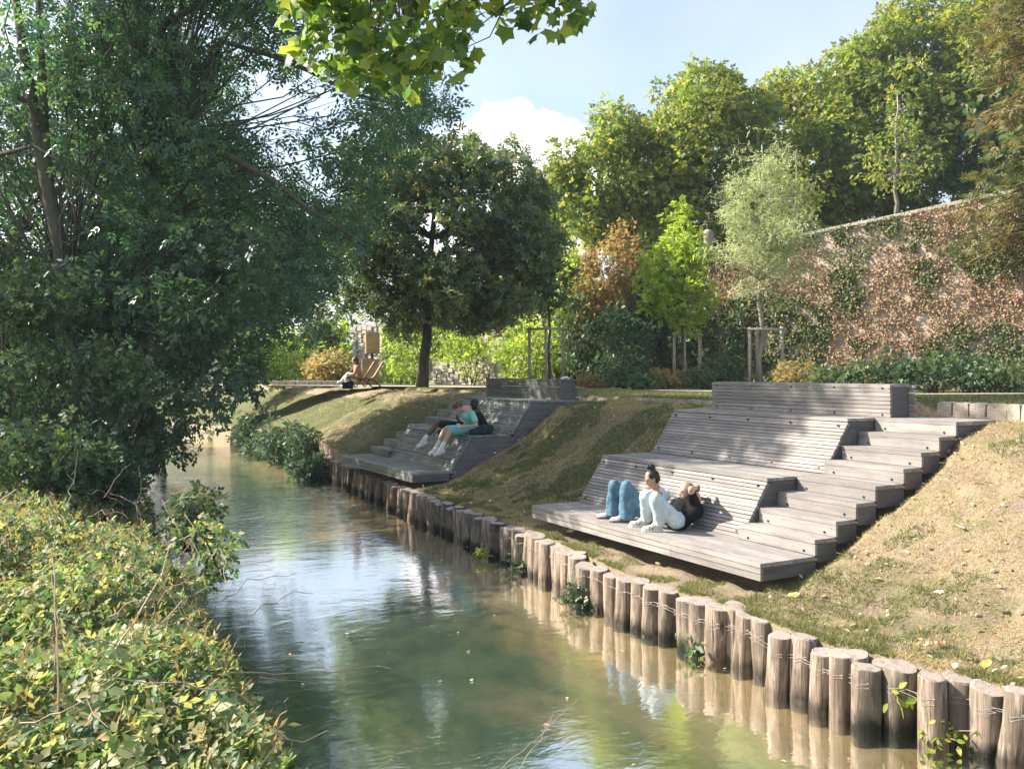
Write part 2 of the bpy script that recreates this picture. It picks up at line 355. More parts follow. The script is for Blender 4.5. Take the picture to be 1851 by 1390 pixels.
T_DIA = tmpl([dia((0, 0, 0), (0, 1, 0), .3)])
T_SPRIG = tmpl([dia((0, .12 + .3 * i, 0), (sx * .38, .40 + .3 * i, -.05), .22) for i in range(2) for sx in (-1, 1)] + [dia((0, .62, 0), (0, 1.08, -.08), .2)])
T_TWIG = tmpl([dia((0, .05, 0), (.36, .46, .05), .34), dia((0, .28, 0), (-.38, .66, -.04), .34), dia((0, .45, 0), (.04, 1.05, .02), .33)])
T_ROS = tmpl([dia((.05 * math.sin(R(a)), .05 * math.cos(R(a)), 0), (math.sin(R(a)), math.cos(R(a)), .25), .23) for a in (0, 75, 140, 215, 290)])
T_MAPLE = tmpl([maple_leaf()])
T_SPRAY = tmpl([dia((0, .2 * i, 0), (sx * (.38 - .05 * i), .28 + .22 * i, -.06), .15) for i in range(3) for sx in (-1, 1)] + [dia((0, 0, 0), (0, .95, -.05), .03)])
T_NARROW = tmpl([dia((0, .1 + .24 * i, 0), ((-1) ** i * .17, .46 + .24 * i, .06 * (-1) ** i), .15) for i in range(3)])
T_BLADE = (np.array([(-.5, 0, 0), (.5, 0, 0), (0, 0, 1.)]), np.array([(0, 1, 2)]))
def unit(v): return v / (np.linalg.norm(v, axis=-1, keepdims=True) + 1e-9)
def foliage(name, pos, size, T, mat, parent=None, kind=None, nrm=None, spread=.8, droop=.3, fwd=None, rnd=None, rnd_pow=1.):
    V, Tr = T; N = len(pos); pos = np.asarray(pos, float)
    size = 1.07 * np.broadcast_to(np.asarray(size, float), (N,)) * RNG.uniform(.7, 1.25, N)
    n = RNG.normal(size=(N, 3)) * spread + (np.array([0, 0, .8]) if nrm is None else nrm); n = unit(n)
    f = RNG.normal(size=(N, 3)) + np.array([0, 0, -droop * 2]);
    if fwd is not None: f = f * .6 + fwd * 1.2
    f = unit(f - n * (f * n).sum(1, keepdims=True)); x = np.cross(f, n)
    P = pos[:, None, :] + size[:, None, None] * (V[None, :, 0:1] * x[:, None] + V[None, :, 1:2] * f[:, None] + V[None, :, 2:3] * n[:, None])
    nv = len(V); tris = (Tr[None] + (np.arange(N) * nv)[:, None, None]).reshape(-1)
    me = bpy.data.meshes.new(name); me.vertices.add(N * nv); me.vertices.foreach_set('co', P.reshape(-1).astype(np.float32))
    me.loops.add(len(tris)); me.loops.foreach_set('vertex_index', tris.astype(np.int32))
    me.polygons.add(len(tris) // 3); me.polygons.foreach_set('loop_start', np.arange(0, len(tris), 3, dtype=np.int32))
    me.update(calc_edges=True)
    r = (RNG.uniform(size=N) if rnd is None else rnd) ** rnd_pow
    at_ = me.attributes.new('rnd', 'FLOAT', 'POINT'); at_.data.foreach_set('value', np.repeat(r, nv).astype(np.float32))
    return link(name, me, mat, parent, kind)
def clump_points(cl, per, shell=.35, flat_=.8):
    # cl: list of (centre, radius); leaves sit on the outer part of each clump
    P = []; Nn = []
    for c, r in cl:
        k = max(8, int(per * .76 * r * r)); d = unit(RNG.normal(size=(k, 3))); rr = r * (shell + (1 - shell) * RNG.uniform(size=(k, 1)) ** .6) * RNG.uniform(.75, 1.1, (k, 1))
        q = d * rr; q[:, 2] *= flat_; P.append(np.array(c) + q); Nn.append(d)
    return np.concatenate(P), np.concatenate(Nn)
def ell_clumps(c, rad, n, r0, r1, seed=0, hollow=.25, keep=None):
    rg = np.random.default_rng(seed); L = []; tries = 0
    while len(L) < n and tries < n * 40:
        tries += 1; d = unit(rg.normal(size=3)); t = (hollow + (1 - hollow) * rg.uniform()) ** .5
        p = np.array(c) + d * np.array(rad) * t
        if keep is not None and not keep(p): continue
        L.append((p, rg.uniform(r0, r1)))
    return L
def curve_pts(p0, p1, k=6, sag=0., wob=.1):
    p0 = Vector(p0); p1 = Vector(p1); L = (p1 - p0).length; o = []
    for i in range(k + 1):
        t = i / k; q = p0.lerp(p1, t); q.z += sag * L * math.sin(math.pi * t)
        if 0 < i < k: q += Vector((random.uniform(-1, 1), random.uniform(-1, 1), random.uniform(-1, 1))) * wob * L * .12
        o.append(q)
    return o
def limbs(trunk_pts, trunk_r, cl, parent, mat, share=.6, rad=.05, name='branch', n=6, lo=.35):
    rad *= .8
    b = MB(); k = len(trunk_pts)
    for c, r in cl:
        if random.random() > share: continue
        c = Vector(c); best = min(range(int(k * lo), k), key=lambda i: (Vector(trunk_pts[i]) - c).length + max(0, Vector(trunk_pts[i]).z - c.z + .3) * 2)
        p = Vector(trunk_pts[best]); L = (c - p).length
        pts = curve_pts(p, c, 5, .10, .5); r0 = min(trunk_r[best] * .5, rad * (.5 + L * .25))
        b.tube(pts, [r0 * (1 - .8 * i / 5) for i in range(6)], n)
        for _ in range(2):
            q = c + Vector((random.uniform(-1, 1), random.uniform(-1, 1), random.uniform(-.6, .8))) * r
            b.tube(curve_pts(pts[4], q, 3, 0, .4), [r0 * .35, r0 * .25, r0 * .15, .003], 4)
    return b.build(name, mat, parent, True) if b.v else None
def tree(name, label, cat, base, top, r_base, cl, T, size, mat, per, bark, group=None, bend=.3, spread=.8, droop=.3, share=.6, shell=.55, extra=None, lo=.35, rad=.05, r_top=.25, rnd_pow=1.):
    t = thing(name, label, cat, base, group)
    pts = curve_pts(base, top, 9, 0, bend); rr = [r_base * lerp(1.15 if i == 0 else 1, r_top, i / 9) for i in range(10)]
    MB().tube(pts, rr, 12, True, .1).build('trunk', bark, t, True)
    limbs(pts, rr, cl, t, bark, share, rad, lo=lo)
    P, Nn = clump_points(cl, per, shell)
    foliage('crown', P, size, T, mat, t, None, Nn * .7 + np.array([0, 0, .5]), spread, droop, Nn, None, rnd_pow)
    if extra: extra(t, pts)
    return t

# ------------------------------------------------------------------ terrain
PL_A = [-14, -4, -3, -2, -1.5, -.5, .5, 1.4, 2.2, 3.2, 4.2, 6, 8.4, 9.7, 11.4, 13.5, 16.4, 19, 22, 27, 34, 45, 80]
PL_U = [1.0, -.25, -.38, -.58, -.74, -.66, -.68, -.68, -.55, -.40, -.28, -.16, .0, .1, .28, .45, .70, .95, .8, .75, .2, -2, -20]
def post_u(a): return np.interp(a, PL_A, PL_U)
ZC = ([-1.2, .5, .8, 1.28, 2.26, 2.7, 3.0, 3.4, 3.9, 4.4], [-.36, -.30, -.20, .0, .40, .70, .97, 1.22, 1.33, 1.35])
ZL = ([-1.2, .3, .7, 1.77, 3.2, 3.6, 4.1], [-.36, -.30, -.13, .42, 1.16, 1.31, 1.37])
def plateau(a): return np.interp(a, [-6, 2, 7, 40], [1.57, 1.57, 1.46, 1.5])
def ground_z(a, u):
    a = np.asarray(a, float); u = np.asarray(u, float)
    wt = np.interp(a, [-.25, .0, 14.0, 15.2], [1, 0, 0, 1]) if True else 0
    z = np.interp(u, *ZC) * (1 - wt) + np.interp(u, *ZL) * wt
    st = np.clip((u - 4.62) / .06, 0, 1); z = z + st * (plateau(a) - z)
    return z
def gnoise(x, y, s, sd=0.):
    return noise.noise(Vector((x * s, y * s, sd)))
def bump_z(x, y, a, u):
    k = 1.35 * min(1., max(0., (u - post_u(a) - .05) / .3)) * (1. if u < 4.2 else max(.12, 1 - (u - 4.2) / .4))
    return k * (.06 * gnoise(x, y, 1.1, 3) + .035 * gnoise(x, y, 4.3, 8) + .012 * gnoise(x, y, 13, 5))
def in_terrace(a, u):
    for o, L in ((0., 4.72), (None, 4.49)):
        aa, uu = a, u
        if o is None:
            v = O2 - O1; aa = a - float(v @ D); uu = u - float(v @ E_)
        if -.02 < aa < L + .02 and -.02 < uu < 4.15: return True
    return False
A_ = np.concatenate([np.arange(-14, -5, .5), np.arange(-5, 22, .085), np.arange(22, 45, .5), np.array([48, 55, 65, 80, 110, 160, 250, 400])])
V_ = np.concatenate([[0, .0, .02], np.arange(.08, 5.6, .085), np.arange(5.7, 12, .4), np.arange(12.5, 45, 1.5), [50, 60, 80, 120, 200, 400, 800]])
P = np.zeros((len(A_), len(V_), 3)); G = np.zeros((len(A_), len(V_)))
for i, a in enumerate(A_):
    pu = float(post_u(a)); 
    for j, v in enumerate(V_):
        u = pu + .06 + v * 1.0; p = O1 + D * a + E_ * u; z = float(ground_z(a, u))
        if j > 0: z += bump_z(p[0], p[1], a, u)
        if in_terrace(a, u) : z -= .10 if u < 4.2 else .04
        if j == 0: z = -1.7
        P[i, j] = (p[0], p[1], z)
        g = .28 if j > 2 else -1.
        if a < -.3: g = .12 if (u > 1.0 or a < -2.2) else .45
        elif a < 5.2: g = .12
        elif a < 9.2: g = .62
        elif a > 14: g = .62 if a < 20 else 1.0
        if u > 3.2: g = .35
        if j < 3: g = -1.
        if u > 4.7: g = 1.3
        G[i, j] = g
me = grid_mesh('ground', P, M['ground']); at_ = me.attributes.new('green', 'FLOAT', 'POINT'); at_.data.foreach_set('value', G.reshape(-1).astype(np.float32))
link('ground', me, None, None, 'structure')
# left bank
LB_A = [-30, -8, -4, 0, 2.5, 5, 9, 16, 26, 31, 45, 80]; LB_U = [-6.0, -5.9, -5.6, -5.35, -5.2, -5.1, -4.8, -4.1, -3.1, -2.7, -5, -24]
def left_u(a): return np.interp(a, LB_A, LB_U)
A2 = np.concatenate([[-60, -40], np.arange(-30, 30, .3), np.arange(31, 60, 2), [80, 120, 250, 400]]); V2 = np.concatenate([np.arange(0, 3, .2), np.arange(3.2, 12, .8), [14, 18, 25, 40, 80, 200, 500]])
P = np.zeros((len(A2), len(V2), 3))
for i, a in enumerate(A2):
    for j, v in enumerate(V2):
        u = float(left_u(a)) - v; p = O1 + D * a + E_ * u
        z = float(np.interp(v, [0, .3, .9, 1.6, 4, 30], [-1.6, -.7, .0, .12, .14, .8])); z += .08 * gnoise(p[0], p[1], .8, 2) * min(1, v)
        P[i, j] = (p[0], p[1], z)
me = grid_mesh('left_bank', P[:, ::-1], M['ground']); at_ = me.attributes.new('green', 'FLOAT', 'POINT'); at_.data.foreach_set('value', np.full(P.shape[0] * P.shape[1], .6, np.float32))
link('left_bank', me, None, None, 'structure')
# river bed and water
A3 = np.concatenate([np.arange(-30, 40, .35), [45, 55, 70, 100]]); K3 = np.linspace(0, 1, 26)
P = np.zeros((len(A3), len(K3), 3)); Dp = np.zeros((len(A3), len(K3)))
for i, a in enumerate(A3):
    u1 = float(post_u(a)) + .3; u0 = float(left_u(a)) - .3
    for j, k in enumerate(K3):
        u = lerp(u1, u0, k); p = O1 + D * a + E_ * u; dd = (u1 - u)
        z = float(np.interp(dd, [0, .6, 1.3, 2.6, 4.2, 6], [-.92, -.97, -1.08, -1.35, -1.5, -1.2])) + .05 * gnoise(p[0], p[1], 1.3, 4) + .03 * gnoise(p[0], p[1], 4, 6)
        P[i, j] = (p[0], p[1], z); Dp[i, j] = min(1, dd / 3.0)
me = grid_mesh('river_bed', P[:, ::-1], M['bed']); at_ = me.attributes.new('deep', 'FLOAT', 'POINT'); at_.data.foreach_set('value', Dp[:, ::-1].reshape(-1).astype(np.float32))
link('river_bed', me, None, None, 'structure')
P = np.zeros((len(A3), 9, 3)); Dp = np.zeros((len(A3), 9))
for i, a in enumerate(A3):
    u0, u1 = float(left_u(a)) - .6, float(post_u(a)) + .1
    for j, d_ in enumerate((0, .3, .55, .7, .8, .87, .92, .96, 1)):
        u = lerp(u0, u1, d_); p = O1 + D * a + E_ * u; P[i, j] = (p[0], p[1], -.86); Dp[i, j] = min(1, (u1 - u) / 1.9)
me = grid_mesh('river_water', P, M['water']); at_ = me.attributes.new('deep', 'FLOAT', 'POINT'); at_.data.foreach_set('value', Dp.reshape(-1).astype(np.float32))
link('river_water', me, None, None, 'structure')
# gravel path on the plateau
PATH = [(17, 13.0), (10.3, 18.6), (4.1, 25.6), (-2.5, 30.6), (-8, 33.0), (-18, 36)]
pts = []
for i in range(len(PATH) - 1):
    for k in range(8): t = k / 8; pts.append((lerp(PATH[i][0], PATH[i + 1][0], t), lerp(PATH[i][1], PATH[i + 1][1], t)))
P = np.zeros((len(pts), 2, 3))
for i, (x, y) in enumerate(pts):
    q = pts[min(i + 1, len(pts) - 1)]; r = pts[max(i - 1, 0)]; dx, dy = q[0] - r[0], q[1] - r[1]; L = math.hypot(dx, dy); nx, ny = -dy / L, dx / L
    for j, s in enumerate((-1, 1)):
        X, Y = x + nx * s * .95, y + ny * s * .95; a, u = to_au(X, Y); P[i, j] = (X, Y, float(plateau(a)) + .035)
link('gravel_path', grid_mesh('gravel_path', P, M['path']), None, None, 'structure')

# ------------------------------------------------------------------ timber terraces
PW = .161; RS = .174; UB, US, UB2, US2, UF, UK = .844, 1.28, 2.258, 2.707, 3.36, 3.81
NOSE = [5, 7, 9, 11, 14, 16, 18, 20]
def slab(p0, p1, th):       # section whose top edge runs p0 -> p1, th thick below
    dx, dz = p1[0] - p0[0], p1[1] - p0[1]; L = math.hypot(dx, dz); nx, nz_ = dz / L, -dx / L
    return [p0, p1, (p1[0] + nx * th, p1[1] + nz_ * th), (p0[0] + nx * th, p0[1] + nz_ * th)]
def terrace(o, L, w, mirror, label, mat, joint=None):
    t = thing('timber_terrace', label, 'wooden terrace', au(0, 0, -.2, o))
    def A(x): return (L - x) if mirror else x
    def pr(name, poly, a0, a1, m=mat, jit=.006):
        a0 += random.uniform(-jit, jit); a1 += random.uniform(-jit, jit)
        return MB().prism(poly, A(a0), A(a1), o).build(name, m, t)
    # low deck
    for k in range(5):
        p0 = (k * PW + .002, 0 + random.uniform(-.002, .002)); p1 = ((k + 1) * PW - .007, p0[1])
        if joint and k == 0:
            pr('deck_plank', slab(p0, p1, .045), 0, joint - .003, jit=.001); pr('deck_plank', slab(p0, p1, .045), joint + .003, L)
        else: pr('deck_plank', slab(p0, p1, .045), 0, L)
    pr('deck_plank', slab((5 * PW + .002, -.003), (6 * PW, -.003), .045), w + .01, L)
    for z0, z1 in ((-.053, -.111), (-.119, -.184)):
        segs = [(0, joint - .003), (joint + .003, L)] if joint else [(0, L)]
        for s0, s1 in segs: pr('fascia_board', [(.004, z0), (.04, z0), (.04, z1), (.004, z1)], s0, s1, jit=.001)
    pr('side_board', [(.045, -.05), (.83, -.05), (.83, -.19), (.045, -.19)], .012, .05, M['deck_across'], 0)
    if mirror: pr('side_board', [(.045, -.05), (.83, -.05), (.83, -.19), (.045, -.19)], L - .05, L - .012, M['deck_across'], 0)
    # leaning backs, seat and top platform
    def run(q0, q1, n, name, a0=w, a1=L, th=.04, gap=.009):
        for k in range(n):
            s0, s1 = k / n, (k + 1) / n; Lr = math.hypot(q1[0] - q0[0], q1[1] - q0[1]); g = gap / Lr / 2
            c0 = (lerp(q0[0], q1[0], s0 + g), lerp(q0[1], q1[1], s0 + g)); c1 = (lerp(q0[0], q1[0], s1 - g), lerp(q0[1], q1[1], s1 - g))
            dn = random.uniform(-.003, .001)
            pr(name, slab((c0[0], c0[1] + dn), (c1[0], c1[1] + dn), th), a0, a1)
    Z4, Z8 = 4 * RS, 8 * RS
    run((UB, .0), (US, Z4 - .046), 15, 'backrest_plank')
    run((US - .01, Z4), (UB2 - .01, Z4), 10, 'seat_plank', th=.04)
    run((UB2, Z4 + .004), (US2, Z8 - .046), 15, 'backrest_plank')
    run((US2 - .01, Z8), (4.15, Z8), 14, 'platform_plank', th=.04)
    # closed flanks under the planks, their shade put into the dark wood colour
    prof = [(UB + .06, -.19), (UB + .06, -.02), (US + .05, Z4 - .05), (UB2 + .05, Z4 - .05), (US2 + .05, Z8 - .05), (4.1, Z8 - .05), (4.1, .9), (2.6, -.19)]
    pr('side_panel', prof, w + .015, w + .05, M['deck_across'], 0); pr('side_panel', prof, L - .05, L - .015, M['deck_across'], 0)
    # steps
    for k, m in enumerate(NOSE, 1):
        u0 = m * PW; nx = NOSE[k] if k < 8 else 25; z = k * RS
        for j in range(nx - m): pr('tread', slab((u0 + j * PW + .002, z + random.uniform(-.002, .002)), (u0 + (j + 1) * PW - .006, z), .045), 0, w - .004)
        pr('riser', [(u0 + .006, z - .05), (u0 + .04, z - .05), (u0 + .04, z - RS + .002), (u0 + .006, z - RS + .002)], .0, w - .006)
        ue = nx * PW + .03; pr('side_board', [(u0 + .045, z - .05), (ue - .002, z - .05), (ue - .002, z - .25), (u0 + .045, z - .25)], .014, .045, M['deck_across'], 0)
        for aa in (.16, w - .16):
            b = MB(); c = au(A(aa), u0 + .004, z - RS + .035, o); n = -Vector((E_[0], E_[1], 0)); b.tube([c, c + n * .006], .014, 8); b.build('bolt', M['bolt'], t)
    nb = 5; tn = Vector((E_[0], E_[1], 0))
    for (q0, q1) in (((UB, 0), (US, Z4)), ((UB2, Z4), (US2, Z8))):
        dx, dz = q1[0] - q0[0], q1[1] - q0[1]; Lr = math.hypot(dx, dz); nn = Vector((-dz / Lr * E_[0], -dz / Lr * E_[1], dx / Lr))
        for s in (.095, .87):
            for i in range(nb):
                aa = lerp(w + .12, L - .12, i / (nb - 1)); c = au(A(aa), q0[0] + dx * s, q0[1] + dz * s, o)
                MB().tube([c - nn * .01, c + nn * .006], .016, 8).build('bolt', M['bolt'], t)
    return t
def bench_box(o, a0, a1, du, label, mat):
    t = thing('slatted_bench', label, 'bench', au(a0, UF + du, 8 * RS, o)); Z = 8 * RS + .004; f, k = UF + du, UK + du; H = .443; n = 8
    for i in range(n):
        z0 = Z + i * H / n; z1 = z0 + H / n - .008
        MB().prism([(f, z0), (f + .04, z0), (f + .04, z1), (f, z1)], a0 + random.uniform(-.006, .006), a1 + random.uniform(-.006, .006), o).build('front_slat', mat, t)
        if i % 2 == 0 or True:
            MB().prism([(k - .04, z0), (k, z0), (k, z1 - .012), (k - .04, z1 - .012)], a0 - .06, a1, o).build('back_slat', mat, t)
    m = 5; wd = (k - f - .09) / m
    for i in range(m):
        MB().prism(slab((f + .044 + i * wd, Z + H - .004), (f + .044 + (i + 1) * wd - .008, Z + H - .004), .04), a0, a1, o).build('top_slat', mat, t)
    for q0, q1 in ((a0 + .02, a0 + .06), (a1 - .06, a1 - .02)):
        MB().prism([(f + .044, Z), (k - .05, Z), (k - .05, Z + H - .05), (f + .044, Z + H - .05)], q0, q1, o).build('end_panel', M['deck_across'], t)
    for i in range(5):
        aa = lerp(a0 + .12, a1 - .12, i / 4)
        for zz in (.03, .385):
            c = au(aa, f, Z + zz, o); nn = -Vector((E_[0], E_[1], 0)); MB().tube([c, c + nn * .005], .015, 8).build('bolt', M['bolt'], t)
    return t
terrace(O1, 4.716, 1.178, False, 'nearer grey timber terrace with wide steps at its right end, two people sitting on it', M['deck'], 1.47)
bench_box(O1, 1.047, 4.522, 0, 'long slatted bench on top of the nearer terrace, left of the pale stone edging', M['deck'])
terrace(O2, 4.494, 1.15, True, 'farther timber terrace overhanging the log posts, with steps on its left', M['deck_shade'])
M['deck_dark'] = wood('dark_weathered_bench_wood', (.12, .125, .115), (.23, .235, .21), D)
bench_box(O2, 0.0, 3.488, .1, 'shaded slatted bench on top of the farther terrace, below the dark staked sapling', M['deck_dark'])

# ------------------------------------------------------------------ log posts along the water
def ordinal(n):
    return {1: 'first', 2: 'second', 3: 'third', 4: 'fourth', 5: 'fifth', 6: 'sixth', 7: 'seventh', 8: 'eighth', 9: 'ninth', 10: 'tenth', 11: 'eleventh', 12: 'twelfth', 13: 'thirteenth', 14: 'fourteenth', 15: 'fifteenth', 16: 'sixteenth', 17: 'seventeenth', 18: 'eighteenth', 19: 'nineteenth', 20: 'twentieth'}.get(n)
NEAR = [(1845, 1250), (1790, 1236), (1733, 1220), (1683, 1222), (1628, 1203), (1605, 1192), (1566, 1197), (1548, 1183), (1520, 1180), (1488, 1172), (1455, 1153), (1412, 1147), (1378, 1118), (1352, 1108), (1330, 1100), (1300, 1097), (1268, 1090), (1240, 1080), (1208, 1066), (1180, 1060), (1158, 1050), (1132, 1043), (1106, 1034), (1083, 1022), (1060, 1017), (1046, 1010)]
posts = []; last_st = -1; st_n = 0
for x, y in NEAR:
    Y = (EYE + .33) * F / (y - HOR); a, u = to_au((x - CX) / F * Y, Y); posts.append((a, u, .104 + .028 * random.random()))
a = posts[-1][0] + .22
while a < 18.6:
    posts.append((a, float(post_u(a)) - .03 + random.uniform(-.06, .05), .095 + .035 * random.random())); a += .20 + random.uniform(-.02, .05)
for i, (a, u, r) in enumerate(posts):
    if a > 7: r *= .95
    top = au(a, u, -.33 + random.uniform(-.04, .03) - (.0 if a < 9.5 else .02)); lv = Vector((D[0], D[1], 0)) * (random.uniform(-.07, .13) + (.10 if a > 4 else 0)) - Vector((E_[0], E_[1], 0)) * random.uniform(-.06, .05)
    if a > 4: lv = lv * 1.5
    base = top + Vector((0, 0, -1.0)) + lv * 1.0
    b = MB(); n = 16; rings = 9; ph = random.random() * 9; tilt = Vector((random.uniform(-.12, .05), random.uniform(.0, .26), 0))
    for q in range(rings):
        tt = q / (rings - 1); c = base.lerp(top, tt)
        for j in range(n):
            an = 2 * math.pi * j / n; rr = r * (1.06 - .12 * tt) * (1 + .20 * noise.noise(Vector((math.cos(an) * 1.3 + ph, math.sin(an) * 1.3, tt * 1.4))) + .06 * noise.noise(Vector((math.cos(an) * 5 + ph, math.sin(an) * 5, tt * .6))))
            if q == rings - 1: rr *= .955
            p = c + Vector((math.cos(an) * rr, math.sin(an) * rr, 0))
            if q >= rings - 2: p.z += (p - c).dot(tilt); 
            if q == rings - 2: p.z = p.z + 1.0 / (rings - 1) - .012
            b.v.append(tuple(p))
    for q in range(rings - 1):
        for j in range(n): b.f.append((q * n + j, q * n + (j + 1) % n, (q + 1) * n + (j + 1) % n, (q + 1) * n + j))
    b.v.append(tuple(top)); ci = len(b.v) - 1
    for j in range(n): b.f.append(((rings - 1) * n + j, (rings - 1) * n + (j + 1) % n, ci))
    me = b.mesh('log_post', False)
    me.transform(Matrix.Translation(-top))
    for pl in me.polygons: pl.use_smooth = abs(pl.normal.z) < .6
    o = link('log_post', me, M['post']); o.location = top
    if i < 20: lab = 'upright weathered log post in the water, %s from the right-hand end of the row' % ordinal(i + 1)
    else:
        st = 0 if a < 4.9 else 1 if a < 8.9 else 2 if a < 14.2 else 3
        if st != last_st: st_n = 0; last_st = st
        st_n += 1; nn = ordinal(st_n) or ordinal(st_n - 20).replace('first', 'twenty-first').replace('second', 'twenty-second').replace('third', 'twenty-third').replace('fourth', 'twenty-fourth').replace('fifth', 'twenty-fifth').replace('sixth', 'twenty-sixth').replace('seventh', 'twenty-seventh')
        lab = nn + (' log post from the right below the left half of the nearer terrace', ' post from the right on the bare stretch between the two terraces', ' shaded post from the right below the overhanging farther terrace', ' dark post past the left end of the farther terrace')[st]
    tag(o, lab, 'post', 'log posts along the water')
# wire strung along the near posts
b = MB(); wp = []
for i, (a, u, r) in enumerate(posts[:44]):
    for s in (-1, 0, 1):
        wp.append(au(a - s * r * .8, u - r * (1.10 if s == 0 else .72), -.47 + random.uniform(-.012, .012) - .02 * (s == 0)))
b.tube(wp, .0018, 4); tag(b.build('wire', M['wire']), 'thin galvanised wire strung along the fronts of the nearest log posts', 'wire')
b = MB(); b.tube([p + Vector((0, 0, -.025 + random.uniform(-.02, .01))) for p in wp[:60]], .0015, 4); tag(b.build('wire', M['wire']), 'second lower sagging wire on the log posts at the right', 'wire')

# ------------------------------------------------------------------ stone edging
def stones(name, label, pts, w, h, parent=None, seed=1, zoff=0):
    t = thing(name, label, 'stone edging', pts[0]); rg = random.Random(seed)
    for p, q in zip(pts[:-1], pts[1:]):
        p = Vector(p); q = Vector(q); L = (q - p).length; x = 0; d = (q - p).normalized(); s = d.cross(Vector((0, 0, 1)))
        while x < L - .08:
            l = min(rg.uniform(.2, .38) * (h / .2) ** .3, L - x); c = p + d * (x + l / 2)
            bm = bmesh.new(); bmesh.ops.create_cube(bm, size=1); bmesh.ops.subdivide_edges(bm, edges=bm.edges, cuts=2, use_grid_fill=True)
            for v in bm.verts:
                k = Vector((v.co.x, v.co.y, v.co.z)); k *= 1 - .10 * max(0, (k.length - .62)) / .25
                nn = noise.noise_vector(k * 2.2 + Vector((x * 3, rg.random() * .01, seed))) * .07
                k += nn; v.co = c + d * k.x * (l - .012) + s * k.y * w + Vector((0, 0, 1)) * (k.z * h + h / 2 + zoff)
            me = bpy.data.meshes.new('stone'); bm.to_mesh(me); bm.free(); link('stone', me, M['kerb'], t); x += l
    return t
stones('stone_edging', 'rough pale limestone blocks edging the lawn to the right of the nearer bench', [au(1.25, 4.72, 1.33), au(.2, 4.70, 1.33), au(-.5, 4.45, 1.33), au(-.75, 3.95, 1.30)], .26, .25)
stones('stone_edging', 'low worn stone edging at the lawn between the two benches', [au(4.6, 4.68, 1.33), au(8.4, 4.68, 1.33)], .2, .13, seed=3)
stones('stone_edging', 'low row of pale stone blocks along the path left of the far bench seat', [at(492, 699, 33), at(560, 699, 33), at(622, 699, 33)], .3, .22, seed=5)

# ------------------------------------------------------------------ retaining wall with creeper
WP = [(24.8, 17.6, 8.4), (14.3, 25.0, 7.04), (6.65, 30.4, 5.92), (.6, 34.65, 4.75), (-2.85, 37.1, 3.95), (-7.0, 40.0, 4.0)]
def wall_at(x):
    for (x0, y0, z0), (x1, y1, z1) in zip(WP[:-1], WP[1:]):
        if x1 <= x <= x0: t = (x - x0) / (x1 - x0); return lerp(y0, y1, t), lerp(z0, z1, t)
    return (WP[0][1], WP[0][2]) if x > WP[0][0] else (WP[-1][1], WP[-1][2])
WD = Vector((14.3 + 7.0, 25 - 40, 0)).normalized(); WN = Vector((WD.y, -WD.x, 0)) ; WN = WN if WN.y < 0 else -WN
wall = thing('retaining_wall', 'tall stone retaining wall with a sloping top, overgrown with ivy and rusty creeper', 'wall', (14.3, 25, 1.5))
b = MB()
for (x0, y0, z0), (x1, y1, z1) in zip(WP[:-1], WP[1:]):
    p = [Vector((x0, y0, 1.2)), Vector((x1, y1, 1.2))]; k = -WN * .6
    b.add([p[0], p[1], p[1] + Vector((0, 0, z1 - 1.2)), p[0] + Vector((0, 0, z0 - 1.2)), p[0] + k, p[1] + k, p[1] + k + Vector((0, 0, z1 - 1.2)), p[0] + k + Vector((0, 0, z0 - 1.2))],
          [(0, 1, 2, 3), (5, 4, 7, 6), (3, 2, 6, 7)] + ([(1, 5, 6, 2)] if x1 == -7.0 else []))
b.build('wall_body', M['mortar'], wall)
# coping slabs along the slope
for (x0, y0, z0), (x1, y1, z1) in zip(WP[:-1], WP[1:]):
    p = Vector((x0, y0, z0)); q = Vector((x1, y1, z1)); L = (q - p).length; n = max(1, int(L / .75)); d = (q - p) / n
    for i in range(n):
        c = p + d * (i + .5) - WN * .3 + Vector((0, 0, .055 + random.uniform(-.01, .01))); MB().box(c, d, WN, d.cross(WN), d.length / 2 - .012, .37, .05).build('coping_stone', M['coping'], wall)
# rubble facing of the sunlit far stretch and bare patches
b = MB(); rg = random.Random(4)
def rubble(x0, x1, zlo, zhi_off):
    x = x0
    while x < x1:
        yy, zt = wall_at(x); z = zlo + rg.uniform(0, .05)
        while z < zt - zhi_off:
            hh = rg.uniform(.10, .2); ww = rg.uniform(.16, .34)
            c = Vector((x + rg.uniform(-.05, .05), yy, z + hh / 2)) + WN * rg.uniform(.015, .05)
            b.box(c, WD + Vector((0, 0, rg.uniform(-.08, .08))), WN, Vector((rg.uniform(-.06, .06), 0, 1)), ww / 2, .06, hh / 2 - .012); z += hh
        x += .25
rubble(-6.95, 1.2, 1.4, .0)
b.build('rubble_stone', M['wallstone'], wall, False, 'stuff')
# creeper: placed over the wall face, kinds change in patches
n = 170000
xs = RNG.uniform(-6.9, 20, n); keep = RNG.uniform(size=n) < np.interp(xs, [-7, 0, 20], [.5, .9, 1.]); xs = xs[keep]; n = len(xs)
Yw = np.interp(xs, [p[0] for p in WP[::-1]], [p[1] for p in WP[::-1]]); Zw = np.interp(xs, [p[0] for p in WP[::-1]], [p[2] for p in WP[::-1]])
zs = 1.45 + RNG.uniform(size=n) * (Zw - 1.4); out = np.abs(RNG.normal(size=n)) * .11 + .05
nA = np.array([noise.noise(Vector((x * .42, z * .5, 1.3))) + .5 * noise.noise(Vector((x * 1.5, z * 1.4, 4.))) for x, z in zip(xs, zs)])
nB = np.array([noise.noise(Vector((x * .35, z * .45, 9.3))) + .6 * noise.noise(Vector((x * 1.1, z * .9, 2.))) for x, z in zip(xs, zs)])
out = out * .4 + np.clip(nA, -.1, .6) * .10 + .03
